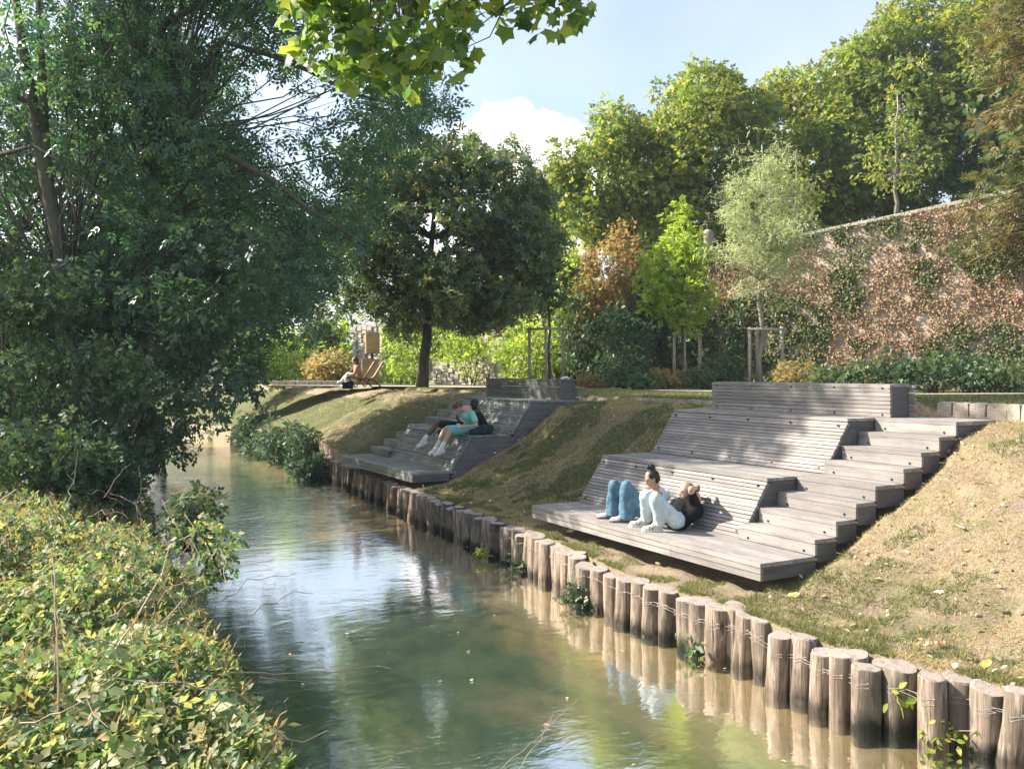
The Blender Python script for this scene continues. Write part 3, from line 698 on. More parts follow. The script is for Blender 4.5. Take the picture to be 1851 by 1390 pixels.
pw = np.stack([xs + WN.x * out, Yw + WN.y * out, zs], 1); nw = np.tile(np.array([WN.x - .55, WN.y, .3]), (n, 1))
hgt = (zs - 1.45) / (Zw - 1.45); nC = np.array([noise.noise(Vector((x * 2.6, z * 2.6, 14.))) for x, z in zip(xs, zs)])
rustw = nB * 1.3 + .42 * (xs > 8.5) * np.clip((hgt - .3) * 3, 0, 1) - .18 * (hgt < .3) - .1 * (xs < 8) + RNG.normal(size=n) * .07
rust = (rustw > .10) & (xs > 3.5); bare = (xs < -.3) & (nA < .02) & (xs > -6.8) | ((nA < -.42) & (hgt > .75) & (xs > 8))
bare = bare | ((nA > -.05) & (nA < .02) & (nB < -.1) & (xs > 8)) | (xs < -5.6) & (hgt > .1)
thin_ = RNG.uniform(size=n) < np.where(xs < 1.5, .45, 1.)
mk = ~((nC > .22) & (xs > 3) & (RNG.uniform(size=n) < .8)) & (~bare | ((xs > 2) & (RNG.uniform(size=n) < .4))) & thin_
yel = mk & (xs < 1.2); iv = mk & ~rust & ~yel; ru = mk & rust & ~yel
foliage('ivy_leaves', pw[iv], .095, T_DIA, M['ivy'], wall, 'stuff', nw[iv], .9, .5)
rs_ = ru & (RNG.uniform(size=n) < .72); foliage('rusty_creeper', pw[rs_], .085, T_DIA, M['rust'], wall, 'stuff', nw[rs_], .9, .5)
foliage('yellow_creeper', pw[yel], .12, T_DIA, M['yellow'], wall, 'stuff', nw[yel], .6, .5)
# raised terrace behind the wall
P = np.zeros((len(WP), 3, 3))
for i, (x, y, z) in enumerate(WP):
    for j, s in enumerate((.58, 6, 90)): q = Vector((x, y, z)) - WN * s; P[i, j] = (q.x, q.y, z - .25)
me = grid_mesh('upper_terrace', P, M['ground']); at_ = me.attributes.new('green', 'FLOAT', 'POINT'); at_.data.foreach_set('value', np.full(P.shape[0] * P.shape[1], 1., np.float32))
link('upper_terrace', me, None, None, 'structure')

# ------------------------------------------------------------------ trees on and before the wall (right)
def px_ell(cx, cy_, rx, ry, Y, depth): c = at(cx, cy_, Y); return tuple(c), (rx / F * Y, depth, ry / F * Y)
def big(name, label, cx, cy_, rx, ry, Y, dep, n, r0, r1, mat, tx, ty, rb, seed, per=240, size=.29, T=T_TWIG, bark='bark', group='tall lime trees on the upper terrace', base_z=None, **k):
    c, rad = px_ell(cx, cy_, rx, ry, Y, dep); cl = ell_clumps(c, rad, int(n * 1.25), r0, r1, seed, .45)
    base = at(tx, ty, Y); 
    if base_z is not None: base.z = base_z
    top = Vector((c[0], c[1], c[2] + rad[2] * .6))
    return tree(name, label, 'tree', base, top, rb, cl, T, size, M[mat], per, M[bark], group, extra=None, **k)
big('lime_tree', 'rounded yellow-green tree behind the rusty bush, its leaning trunk showing above the wall', 1095, 330, 88, 125, 37, 2.0, 60, .5, .95, 'lime', 1072, 500, .3, 21)
big('lime_tree', 'tall dense domed tree above the pollarded stump, standing free against the sky', 1272, 285, 122, 175, 37, 2.8, 110, .55, 1.0, 'lime2', 1262, 470, .28, 22)
big('lime_tree', 'broad spreading tree behind the white-stemmed young tree on the wall', 1480, 265, 120, 160, 40, 3.2, 100, .6, 1.05, 'lime', 1470, 450, .3, 23)
big('lime_tree', 'highest bright tree rising to the top of the picture at the right', 1650, 200, 150, 190, 39, 3.4, 130, .6, 1.1, 'lime', 1660, 420, .33, 24)
big('lime_tree', 'yellowing tree behind the conifer at the right edge', 1830, 150, 130, 230, 37, 3.4, 110, .6, 1.1, 'lime2', 1850, 400, .33, 25)
big('lime_tree', 'low distant tree between the magnolia and the rounded yellow-green tree', 965, 440, 75, 105, 50, 3.0, 60, .7, 1.2, 'lime2', 965, 560, .25, 26, base_z=1.5)
big('lime_tree', 'shaded tree filling the gap low behind the domed tree', 1390, 380, 90, 90, 43, 3, 60, .7, 1.1, 'shrub', 1390, 470, .25, 27)
big('lime_tree', 'deep green tree closing the gap between the rounded and the domed trees', 1170, 400, 75, 75, 45, 3, 50, .7, 1.1, 'shrub', 1170, 480, .2, 28)
# pollarded stump on the wall
t = thing('pollarded_stump', 'pale pollarded trunk stub with a swollen head on top of the wall', 'tree stump', at(1282, 462, 31.5))
MB().tube([at(1282, 462, 31.5), at(1281, 445, 31.5), at(1282, 432, 31.5), at(1280, 421, 31.5), at(1281, 416, 31.5)], [.19, .17, .18, .2, .10], 12, True, .2).build('trunk', M['bark_pale'], t, True)
MB().tube([at(1283, 440, 31.5), at(1293, 432, 31.4), at(1294, 427, 31.4)], [.09, .08, .06], 8, True, .2).build('branch', M['bark_pale'], t, True)
# white-stemmed young trees on the terrace edge
def young(name, label, tx, y0, y1, cx, cy_, rx, ry, Y, dep, n, mat, rb, seed, T, size, per, bark, cat='tree', r0=.22, r1=.42, group=None, **k):
    c, rad = px_ell(cx, cy_, rx, ry, Y, dep); rs = random.Random(seed)
    def kp(p):      # narrow ragged top, fuller below, notches in the outline
        t = (p[2] - c[2]) / rad[2]; an = math.atan2(p[1] - c[1], p[0] - c[0]); lim = (1.0 if t < -.2 else 1.0 - .62 * (t + .2)) * (.72 + .55 * noise.noise(Vector((math.cos(an) * 1.5, math.sin(an) * 1.5, t * 3 + seed))) + .12)
        return math.hypot((p[0] - c[0]) / rad[0], (p[1] - c[1]) / rad[1]) < lim
    cl = ell_clumps(c, rad, n, r0 * .8, r1 * .85, seed, .1, kp)
    for kk in range(n // 4):
        an = rs.uniform(0, 6.28); tt = rs.uniform(-.5, .95); q = (1 - max(0, tt) * .75) * rs.uniform(.85, 1.12); cl.append((np.array((c[0] + rad[0] * q * math.cos(an), c[1] + rad[1] * q * math.sin(an), c[2] + rad[2] * tt + rad[2] * .08)), r0 * .55))
    return tree(name, label, cat, at(tx, y0, Y), at(tx + 2, y1, Y), rb, cl, T, size, M[mat], per, M[bark], group, bend=.12, share=.9, extra=None, lo=.3, rad=.02, **k)
young('young_tree', 'slim pale-stemmed young tree with airy leaves standing on top of the wall', 1620, 392, 175, 1618, 275, 92, 85, 28.5, 1.2, 46, 'lime2', .075, 31, T_LEAF, .14, 330, 'bark_pale')
young('young_tree', 'smaller thin young tree on the wall left of the pale-stemmed one', 1438, 425, 270, 1440, 340, 70, 70, 30, 1.0, 30, 'lime2', .05, 32, T_LEAF, .14, 300, 'bark_pale')
# staked saplings in the bed
young('silver_sapling', 'silvery green staked sapling with a feathery upright crown in front of the wall', 1375, 697, 262, 1380, 395, 104, 158, 25, 1.45, 170, 'silver', .07, 33, T_NARROW, .2, 620, 'bark_pale', r0=.25, r1=.45)
young('yellow_sapling', 'bright yellow-green sapling behind the low tripod of stakes', 1236, 697, 375, 1222, 485, 78, 118, 26.5, 1.2, 100, 'yellow', .045, 34, T_TWIG, .19, 420, 'bark')
young('dark_sapling', 'dark thin-leaved sapling tied to stakes above the farther bench', 993, 697, 405, 992, 490, 58, 95, 28, .95, 48, 'shrub', .05, 35, T_TWIG, .17, 290, 'bark')
def stakes(label, xs_, Y, ytop, cross, ys=None):
    t = thing('tree_stakes', label, 'tree stakes', at(xs_[0], 698, Y)); ps = []
    for i, x in enumerate(xs_):
        yy = Y + (ys[i] if ys else 0); g = at(x, 698, yy); g.z = 1.5; tp = at(x, ytop + random.uniform(-2, 3), yy)
        MB().tube([g, g.lerp(tp, .5), tp], .047, 10).build('post', M['stake'], t, True); ps.append(tp)
    for i, j in cross:
        p = ps[i] + Vector((0, -.06, -.07)); q = ps[j] + Vector((0, -.06, -.07)); d = (q - p).normalized()
        MB().tube([p - d * .09, q + d * .09], .036, 8).build('crossbar', M['stake'], t, True)
    return t
stakes('three round stakes with crossbars around the dark sapling above the farther bench', [957, 987, 1018], 28, 590, [(0, 1), (1, 2)], [0, -.5, .1])
stakes('darker tripod of stakes around the yellow-green sapling, with a slanting brace', [1219, 1237, 1265], 27.5, 600, [(0, 2)], [0, -.4, 0])
stakes('pale pair of stakes and crossbar tied to the silvery sapling', [1355, 1414, 1369], 25, 592, [(0, 1)], [0, 0, .3])
# shrubs before the wall
def bush(name, label, cx, cy_, rx, ry, Y, dep, n, mat, seed, T=T_TWIG, size=.16, per=260, r0=.2, r1=.45, group=None, cat='shrub', base_z=1.45, rnd_pow=1.):
    c, rad = px_ell(cx, cy_, rx, ry, Y, dep); cl = ell_clumps(c, rad, n, r0, r1, seed, .2)
    t = thing(name, label, cat, (c[0], c[1], base_z), group); b = MB()
    for p, r in cl[::3]:
        b.tube(curve_pts((c[0] + random.uniform(-.2, .2), c[1], base_z), p, 4, .05, .3), [.02, .016, .012, .008, .004], 5)
    b.build('stem', M['bark'], t, True)
    Pp, Nn = clump_points(cl, per); foliage('foliage', Pp, size, T, M[mat], t, None, Nn * .7 + np.array([0, 0, .4]), .8, .2, Nn, None, rnd_pow)
    return t
bush('rusty_bush', 'orange-leaved bush reaching above the wall left of the yellow-green sapling', 1088, 520, 52, 88, 31.6, .7, 80, 'orange', 41)
bush('rusty_bush', 'taller pinkish-brown bush top behind the orange-leaved bush', 1135, 465, 38, 66, 31.4, .6, 44, 'orange', 42)
bush('dark_bush', 'dark rounded shrub at the wall foot below the orange bush', 1120, 620, 62, 72, 30, 1.0, 60, 'dark', 43)
bush('dark_bush', 'dark ivy-thick shrub at the wall between the two right-hand saplings', 1290, 610, 75, 80, 30, .7, 60, 'dark', 44)
bush('yellow_bush', 'sunlit yellow-green shrub behind the farther staked sapling', 965, 635, 75, 60, 33, 1.0, 60, 'yellow', 45)
bush('yellow_bush', 'loose yellow climber spilling over the far wall right of the magnolia trunk', 850, 640, 60, 50, 35.5, .6, 26, 'yellow', 46)
bush('yellow_bush', 'yellow-green climber on the far wall left of the magnolia trunk', 722, 640, 22, 48, 37, .5, 16, 'yellow', 47)
bush('green_bush', 'yellow-green bush between the orange bush and the farther staked sapling', 1035, 530, 42, 80, 32.2, .6, 60, 'yellow', 49)
bush('green_bush', 'light green bush top behind the yellow-green sapling', 1190, 540, 50, 90, 31.2, .6, 60, 'shrub', 50)
bush('green_bush', 'mid-green shrub in front of the wall left of the orange bush', 1040, 590, 38, 85, 31.5, .9, 44, 'shrub', 48)
rg = random.Random(8)
for i, (x, y, rx, ry, Y, m_, lab) in enumerate([
    (1130, 683, 40, 14, 26.5, 'shrub', 'low green plant in the bed left of the tripod of stakes'), (1200, 685, 34, 12, 26.2, 'weeds', 'low grassy plant at the feet of the tripod of stakes'),
    (1310, 668, 34, 26, 26, 'shrub', 'rounded grey-green shrub between the two pairs of stakes'), (1275, 683, 24, 13, 25.6, 'shrub', 'small green plant right of the tripod of stakes'),
    (1440, 678, 36, 20, 24, 'weeds', 'yellowish low plant right of the pale stakes'), (1500, 680, 42, 16, 22.5, 'shrub', 'low green plant behind the middle of the nearer bench'),
    (1560, 672, 40, 24, 22, 'shrub', 'feathery dark green plant behind the right part of the nearer bench'), (1625, 670, 44, 30, 21.5, 'dark', 'bushy fern-like plant behind the right end of the nearer bench'),
    (1690, 672, 46, 32, 21, 'shrub', 'large-leaved green plant left of the pale gap in the wall creeper'), (1745, 675, 44, 28, 20.5, 'dark', 'dark green plant in the bed left of the rightmost one'),
    (1815, 680, 48, 24, 20, 'shrub', 'low spreading plant in the bed at the right edge'), (1070, 687, 26, 12, 27.5, 'weeds', 'low sunlit weeds right of the farther bench'), (1165, 690, 30, 8, 25.5, 'shrub', 'narrow strip of ground plants along the path edge')]):
    bush('bed_plant', lab, x, y, rx, ry, Y, .6, 26, m_, 60 + i, T_TWIG, .13, 520, .13, .3, 'low plants in the bed along the wall', 'plant')
# conifer at the right edge
t = thing('conifer', 'drooping conifer with browning sprays reaching in from the right edge', 'tree', (14.0, 22.5, 1.5))
tp = curve_pts((14.0, 22.5, 1.5), (13.8, 22.5, 16.5), 9, 0, .1); MB().tube(tp, [.3 - .025 * i for i in range(10)], 10).build('trunk', M['bark'], t, True)
b = MB(); PP = []; FF = []
rg = random.Random(5)
for i in range(150):
    z = rg.uniform(5.6, 16.0); an = rg.uniform(0, 2 * math.pi); L = (2.9 - .08 * (z - 5)) * rg.uniform(.6, 1.08); p0 = Vector((13.9, 22.5, z)); d = Vector((math.cos(an), math.sin(an), -.12))
    pts = [p0 + d * L * s + Vector((0, 0, -.35 * L * s * s * .6)) for s in (0, .25, .5, .75, 1)]; b.tube(pts, [.035, .028, .02, .012, .005], 5)
    for k in range(66):
        s = rg.uniform(.15, 1.0); q = p0 + d * L * s + Vector((0, 0, -.21 * L * s * s)); PP.append(q + Vector((rg.uniform(-.32, .32), rg.uniform(-.32, .32), rg.uniform(-.28, .06)))); FF.append((d.x, d.y, -.5))
b.build('branch', M['bark'], t, True); foliage('crown', np.array([tuple(p) for p in PP]), .30, T_SPRAY, M['conifer'], t, None, None, .5, .6, np.array(FF))

# ------------------------------------------------------------------ magnolia in the middle
cl = ell_clumps(tuple(at(800, 420, 28)), (3.7, 2.2, 3.35), 190, .45, .85, 51, .3, lambda p: p[2] > 3.0 + .25 * abs(p[0] + 2.3))
cl += ell_clumps(tuple(at(790, 545, 27.6)), (3.3, 2.1, .7), 34, .4, .65, 52, .3)
tree('magnolia_tree', 'large dark round-crowned tree with a single trunk on the bank behind the farther terrace', 'tree', at(763, 699, 28), at(790, 300, 28), .18, cl, T_ROS, .16, M['magnolia'], 215, M['bark'], droop=.1, share=.5, rnd_pow=1.5, r_top=.2, bend=.1)

# ------------------------------------------------------------------ left bank trees
def region(n, xr, yr, dr, seed, r0, r1, keep=None, dfun=None):
    rg = np.random.default_rng(seed); L = []
    while len(L) < n:
        x = rg.uniform(*xr); y = rg.uniform(*yr)
        if keep is not None and not keep(x, y, rg): continue
        Y = rg.uniform(*dr); p = at(x, y, Y)
        if p.x * .269 + p.y * .963 < 12.1 and p.z > 1.0: continue
        L.append((np.array(p), rg.uniform(r0, r1)))
    return L
def gaps(x, y, rg):       # airy parts of the crown where the sky shows through
    v = noise.noise(Vector((x / 150., y / 110., 2.7))) + .4 * noise.noise(Vector((x / 50., y / 50., 6)))
    lim = 1.0 if y < 90 else 1.0
    edge = np.interp(y, [-200, 0, 120, 220, 300, 420, 520, 600], [640, 720, 795, 790, 700, 640, 575, 505])
    return v > (-.34 if y < 130 else -.2) and x < edge
cl = region(250, (130, 820), (-260, 560), (15.5, 21), 71, .4, .8, gaps)
cl += region(75, (80, 640), (-430, -20), (14.6, 18), 77, .45, .85)
def bigl(t, pts):
    b = MB()
    for path, r in (([(275, 560, 17), (268, 400, 17), (262, 260, 17), (272, 120, 17), (300, 40, 17), (360, 10, 17), (420, -40, 17)], .17), ([(290, 330, 17), (300, 230, 17), (310, 120, 17), (330, 0, 17), (335, -100, 17)], .13),
                    ([(270, 120, 17), (255, 60, 17), (240, -20, 17)], .09), ([(285, 280, 17), (340, 262, 16.6), (420, 285, 16.3), (500, 330, 16), (560, 380, 16), (640, 430, 16)], .09),
                    ([(310, 200, 17), (400, 75, 17), (520, 110, 17), (640, 170, 17.5), (760, 200, 18)], .07), ([(275, 420, 17), (215, 330, 17), (190, 230, 17), (175, 120, 17)], .06)):
        p = [at(*q) for q in path]; k = len(p); b.tube(p, [r * (1 - .75 * i / (k - 1)) for i in range(k)], 9, True, .12)
    b.build('limb', M['bark'], t, True)
tree('ash_tree', 'tall ash tree with forked grey limbs spreading over the stream from the left bank', 'tree', at(262, 850, 16.6), at(268, 330, 17), .2, cl, T_SPRIG, .26, M['ash'], 170, M['bark'], droop=.6, share=.35, extra=bigl, lo=.5, rad=.03, shell=.35)
def gl(x, y, rg): return noise.noise(Vector((x / 120., y / 100., 8.1))) > -.22
cl = region(130, (-330, 300), (-260, 560), (14.5, 19.5), 72, .4, .8, gl)
def bigl2(t, pts):
    b = MB()
    for path, r in (([(125, 600, 15.5), (110, 450, 15.5), (85, 330, 15.5), (62, 200, 15.5), (40, 80, 15.5), (20, -60, 15.5)], .15), ([(88, 335, 15.5), (82, 250, 15.5), (75, 100, 15.5), (65, -60, 15.5)], .09),
                    ([(85, 240, 15.5), (60, 190, 15.2), (0, 160, 15), (-80, 150, 15)], .07), ([(0, 280, 15), (60, 265, 15), (120, 300, 15), (190, 360, 15)], .04)):
        p = [at(*q) for q in path]; k = len(p); b.tube(p, [r * (1 - .6 * i / (k - 1)) for i in range(k)], 9, True, .12)
    b.build('limb', M['bark'], t, True)
tree('ash_tree', 'ash tree with a leaning bare stem at the far left edge', 'tree', at(150, 860, 15), at(120, 560, 15.5), .19, cl, T_SPRIG, .26, M['ash'], 170, M['bark'], droop=.6, share=.3, extra=bigl2, lo=.5, rad=.03, shell=.35)
def low(x, y, rg):
    e = np.interp(y, [380, 480, 560, 640, 720, 780, 830, 880], [560, 520, 470, 455, 475, 400, 250, 215])
    return x < e and noise.noise(Vector((x / 90., y / 80., 3.1))) > -.3
cl = region(170, (-260, 600), (420, 850), (14.2, 17.5), 73, .3, .6, low)
tree('riverside_maple', 'dark drooping field maple hanging down to the water on the left bank', 'tree', at(140, 900, 15.2), at(200, 560, 15.5), .13, cl, T_TWIG, .17, M['dark'], 400, M['bark'], droop=.6, share=.5, lo=.3, rad=.03)
cl = region(80, (190, 430), (130, 430), (23.3, 26.8), 78, .6, 1.0) + region(85, (220, 425), (330, 600), (23.6, 26.8), 79, .6, 1.0) + region(90, (380, 700), (330, 640), (22, 26), 74, .5, .9, lambda x, y, rg: x < np.interp(y, [330, 450, 600, 640], [550, 590, 550, 500]))
tree('riverside_maple', 'second dark tree behind the drooping one, its boughs reaching towards the magnolia', 'tree', at(290, 870, 25), at(440, 430, 24), .2, cl, T_SPRIG, .27, M['ash'], 95, M['bark'], droop=.5, share=.5)
cl = region(125, (-260, 330), (60, 800), (19, 24.6), 75, .6, 1.1)
tree('dark_tree', 'dense dark tree standing deep behind the left-hand ash stems', 'tree', at(60, 860, 21), at(40, 420, 21), .2, cl, T_TWIG, .22, M['dark'], 170, M['bark'], share=.4)
cl = ell_clumps((-13.5, 14.8, 6.0), (3.0, 2.2, 2.9), 60, .5, .9, 76, .2)
tree('dark_tree', 'spreading dark tree just outside the left edge of the picture', 'tree', (-13.5, 14.8, .4), (-13.4, 14.8, 7), .2, cl, T_TWIG, .25, M['dark'], 130, M['bark'], share=.4)
# shrubs in the distance, left of the bench, and the far wood
for i, (x, y, rx, ry, Y, m_, lab) in enumerate([(500, 640, 60, 55, 38, 'yellow', 'sunlit light green shrub far behind the drooping trees'), (560, 630, 45, 65, 40, 'shrub', 'tall green shrub left of the far bench'),
                                               (605, 640, 22, 55, 41, 'yellow', 'narrow yellowish shrub beside the end of the stone wall'), (430, 650, 50, 50, 37, 'shrub', 'green shrub on the far bank seen under the hanging boughs'), (590, 668, 30, 26, 36, 'weeds', 'dry brownish weeds left of the far bench')]):
    bush('distant_shrub', lab, x, y, rx, ry, Y, 1.2, 44, m_, 90 + i, T_TWIG, .24, 150, .35, .65, 'shrubs beyond the far bench')
cl = []
for i in range(130):
    x = RNG.uniform(-1300, 780); Y = RNG.uniform(50, 62); top = 545 + 30 * math.sin(x * .011) + 20 * math.sin(x * .043); cl.append((np.array(at(x, RNG.uniform(top, 680), Y)), RNG.uniform(1.2, 2.2)))
for i in range(60):
    x = RNG.uniform(1750, 3000); Y = RNG.uniform(30, 44); cl.append((np.array(at(x, RNG.uniform(100, 560), Y)), RNG.uniform(1.2, 2.2)))
Pp, Nn = clump_points(cl, 36); foliage('far_wood', Pp, .65, T_TWIG, M['shrub'], None, 'stuff', Nn, .8, .2, Nn)
# undergrowth shrubs at the far end of the posts
for i, (x, y, rx, ry, Y, lab) in enumerate([(515, 800, 58, 40, 28.6, 'low green shrub at the far end of the log posts, over the water'), (470, 778, 45, 34, 33, 'green shrub on the bank behind the hanging boughs'), (572, 850, 26, 22, 24.4, 'dark low shrub hanging in front of the farthest log posts'), (425, 775, 42, 30, 38, 'farthest green shrub along the right waterline'), (545, 815, 30, 34, 26.4, 'green shrub between the farthest posts and the low waterline shrub'), (480, 810, 34, 30, 31, 'shrub leaning low over the water upstream of the posts')]):
    bush('bank_shrub', lab, x, y, rx, ry, Y, .9, 46, 'dark', 100 + i, T_TWIG, .15, 420, .2, .42, 'shrubs at the far waterline', base_z=-.9)
# house glimpsed through the left trees
t = thing('distant_house', 'pale house with a reddish roof glimpsed through the trees on the left', 'house', (-22, 62, 1.4))
MB().box((-22, 62, 4.0), (1, 0, 0), (0, 1, 0), (0, 0, 1), 5, 4, 2.6).build('wall', flat('pale_render', (.55, .50, .45)), t)
b = MB(); b.add([(-27.4, 57.6, 6.6), (-16.6, 57.6, 6.6), (-16.6, 66.4, 6.6), (-27.4, 66.4, 6.6), (-27.4, 62, 9.2), (-16.6, 62, 9.2)], [(0, 1, 5, 4), (2, 3, 4, 5), (0, 4, 3), (1, 2, 5), (0, 3, 2, 1)]); b.build('roof', flat('red_tiles', (.26, .10, .07)), t)
for x in (-25, -22, -19):
    wdw = MB().box((x, 57.97, 4.6), (1, 0, 0), (0, 1, 0), (0, 0, 1), .55, .05, .7).build('window', flat('window_frame_paint', (.6, .6, .58)), t)
    for s in (-.25, .25): MB().box((x + s, 57.9, 4.6), (1, 0, 0), (0, 1, 0), (0, 0, 1), .2, .03, .6).build('pane', flat('window_glass', (.03, .04, .05), .1), wdw)

# ------------------------------------------------------------------ maple bough overhead (its tree stands outside the frame, left of the camera)
def mreg(n, seed):
    rg = np.random.default_rng(seed); L = []
    while len(L) < n:
        x = rg.uniform(500, 1040); y = rg.uniform(-140, 160)
        lo_ = np.interp(x, [480, 560, 620, 700, 760, 830, 870, 920, 1000, 1040], [10, 100, 150, 130, 150, 110, 20, 40, 55, 55])
        if y > lo_: continue
        L.append((np.array(at(x, y, rg.uniform(7.0, 8.4))), rg.uniform(.14, .28)))
    return L
cl = mreg(150, 81)
t = thing('maple_tree', 'near maple whose large-leaved bough hangs into the top of the picture', 'tree', (-4.6, 3.0, .4))
tr = [Vector((-4.6, 3, .3)), Vector((-4.5, 3.2, 2.5)), Vector((-4.1, 3.8, 4.6)), Vector((-3.3, 4.8, 6.3))]; MB().tube(tr, [.22, .19, .15, .11], 12, True, .1).build('trunk', M['bark'], t, True)
b = MB(); main = [tr[3], Vector((-2.4, 6.2, 6.4)), at(560, -190, 7.4), at(700, -150, 7.6), at(860, -120, 7.8), at(1010, -40, 7.8)]
b.tube(main, [.10, .07, .05, .035, .022, .008], 8)
for p, r in cl:
    q = min(main[1:], key=lambda v: (v - Vector(p)).length); b.tube(curve_pts(q, p, 4, .03, .5), [.011, .009, .007, .005, .003], 5)
b.build('branch', M['bark'], t, True)
Pp, Nn = clump_points(cl, 300, .3); foliage('crown', Pp, .145, T_MAPLE, M['maple'], t, None, np.array([-.3, -.5, .6]), .55, .7)

# ------------------------------------------------------------------ grass, litter and ground plants of the right bank
def scatter_bank(n, ar, ur, rg, dens=None):
    a = rg.uniform(*ar, n); u = rg.uniform(*ur, n); u = np.maximum(u, post_u(a) + .05 + .12 * rg.uniform(size=n))
    if dens is not None: k = rg.uniform(size=n) < dens(a, u); a, u = a[k], u[k]
    ok = np.array([not in_terrace(x, y) for x, y in zip(a, u)]); a, u = a[ok], u[ok]
    p = O1[None] + a[:, None] * D[None] + u[:, None] * E_[None]; z = ground_z(a, u) + np.array([bump_z(x, y, i, j) for (x, y), i, j in zip(p, a, u)])
    return np.column_stack([p, z]), a, u
def nfield(a, u, s, sd): return np.array([noise.noise(Vector((x * s, y * s, sd))) for x, y in zip(a, u)])
rg = np.random.default_rng(3)
def blades(name, pos, h, wd, mat, label, lean=.5):
    N = len(pos); x = unit(RNG.normal(size=(N, 3)) * np.array([1, 1, 0])); up = unit(np.array([0, 0, 1.]) + RNG.normal(size=(N, 3)) * lean * np.array([1, 1, .1]))
    hh = h * RNG.uniform(.5, 1.3, N)[:, None]; V = np.stack([pos - x * wd, pos + x * wd, pos + up * hh], 1).reshape(-1, 3)
    me = bpy.data.meshes.new(name); me.vertices.add(3 * N); me.vertices.foreach_set('co', V.reshape(-1).astype(np.float32)); me.loops.add(3 * N); me.loops.foreach_set('vertex_index', np.arange(3 * N, dtype=np.int32))
    me.polygons.add(N); me.polygons.foreach_set('loop_start', np.arange(0, 3 * N, 3, dtype=np.int32)); me.update(calc_edges=True)
    q = me.attributes.new('rnd', 'FLOAT', 'POINT'); q.data.foreach_set('value', np.repeat(RNG.uniform(size=N), 3).astype(np.float32))
    return tag(link(name, me, mat, None, 'stuff'), label, 'grass')
pos, a, u = scatter_bank(90000, (-4.5, -.0), (-.8, 4.6), rg); nf = nfield(a, u, 1.1, 5.) + .6 * nfield(a, u, 3.4, 2.); g = (nf + .55 * (u < .8) * (a > -1.9) - .3 * (u > 1.1) - .25 * (a < -1.9)) > .15
blades('grass', pos[g], .055, .0042, M['grass'], 'green turf patches on the sunlit slope right of the steps', .8)
pos2 = pos[~g & (nf > -.5)]; blades('dry_grass', pos2, .045, .0035, M['straw'], 'straw-coloured dry turf on the sunlit slope right of the steps', 1.6)
pos, a, u = scatter_bank(85000, (4.7, 9.3), (-.3, 4.6), rg); nf = nfield(a, u, .9, 7.) + .6 * nfield(a, u, 3., 1.); g = nf > .06
blades('grass', pos[g], .06, .0062, M['grass'], 'shaded green grass on the slope between the two terraces', .9)
blades('dry_grass', pos[~g], .055, .006, M['straw'], 'dry grass streaks on the slope between the two terraces', 1.6)
pos, a, u = scatter_bank(36000, (13.5, 24), (.5, 5.5), rg); nf = nfield(a, u, .9, 3.) + .5 * nfield(a, u, 3., 9.); g = nf > -.12
blades('grass', pos[g], .05, .006, M['grass'], 'sparse turf on the bare bank beyond the farther terrace', .9)
pos, a, u = scatter_bank(14000, (-.2, 4.7), (-.6, -.05), rg); nf = nfield(a, u, 2.2, 4.); blades('grass', pos[nf > -.02], .05, .0035, M['grass'], 'small green tufts on the earth between the nearer terrace and the posts', .8)
# lawn strip on the plateau
pos, a, u = scatter_bank(60000, (-3, 16), (4.75, 9.5), rg, lambda a, u: 1 / (1 + .15 * np.abs(u - 5))); y = pos[:, 1] + pos[:, 0] * 0
py = np.interp(pos[:, 0], [-8, -2.5, 4.1, 10.3, 17], [33, 30.6, 25.6, 18.6, 13]); pos = pos[pos[:, 1] < py - 1.2]; pos[:, 2] = plateau(to_au(0, 0)[0] * 0 + (pos[:, :2] - O1) @ D) + .0
blades('lawn', pos, .06, .006, M['grass'], 'strip of green lawn between the stone edging and the path', .6)
# fallen leaves
def fallen(pos, label, size, rg2, cat='leaf'):
    pass
pos, a, u = scatter_bank(700, (-4, 0), (-.4, 4.3), rg); foliage('leaf_litter', pos + np.array([0, 0, .03]), .05, T_LEAF, M['litter'], None, 'stuff', None, .5, 0.)
pos, a, u = scatter_bank(900, (4.8, 24), (-.1, 4.6), rg); foliage('leaf_litter', pos + np.array([0, 0, .03]), .06, T_LEAF, M['litter'], None, 'stuff', None, .5, 0.)
for o in [o for o in bpy.data.objects if o.name.startswith('leaf_litter')]: tag(o, 'pale dry leaves strewn over the sloping bank', 'leaf litter')
M['yleaf'] = flat('yellow_leaf', (.50, .33, .10), .5, .3); M['rleaf'] = flat('red_leaf', (.30, .10, .06), .5, .3); M['bleaf'] = flat('bleached_leaf', (.60, .50, .38), .6, .2)
def one_leaf(px, py, z, size, mat, label, T=T_MAPLE):
    Y = (EYE - z) * F / (py - HOR); p = at(px, py, Y); a, u = to_au(p.x, p.y); p.z = float(ground_z(a, u)) + .03 if z > -.5 else z
    V, Tr = T; an = random.uniform(0, 6.28); rot = Matrix.Rotation(an, 3, 'Z') @ Matrix.Rotation(.35, 3, 'X')
    b = MB(); b.add([p + rot @ Vector(v) * size for v in V], [tuple(t_) for t_ in Tr]); tag(b.build('fallen_leaf', mat), label, 'leaf', 'fallen leaves on the bank')
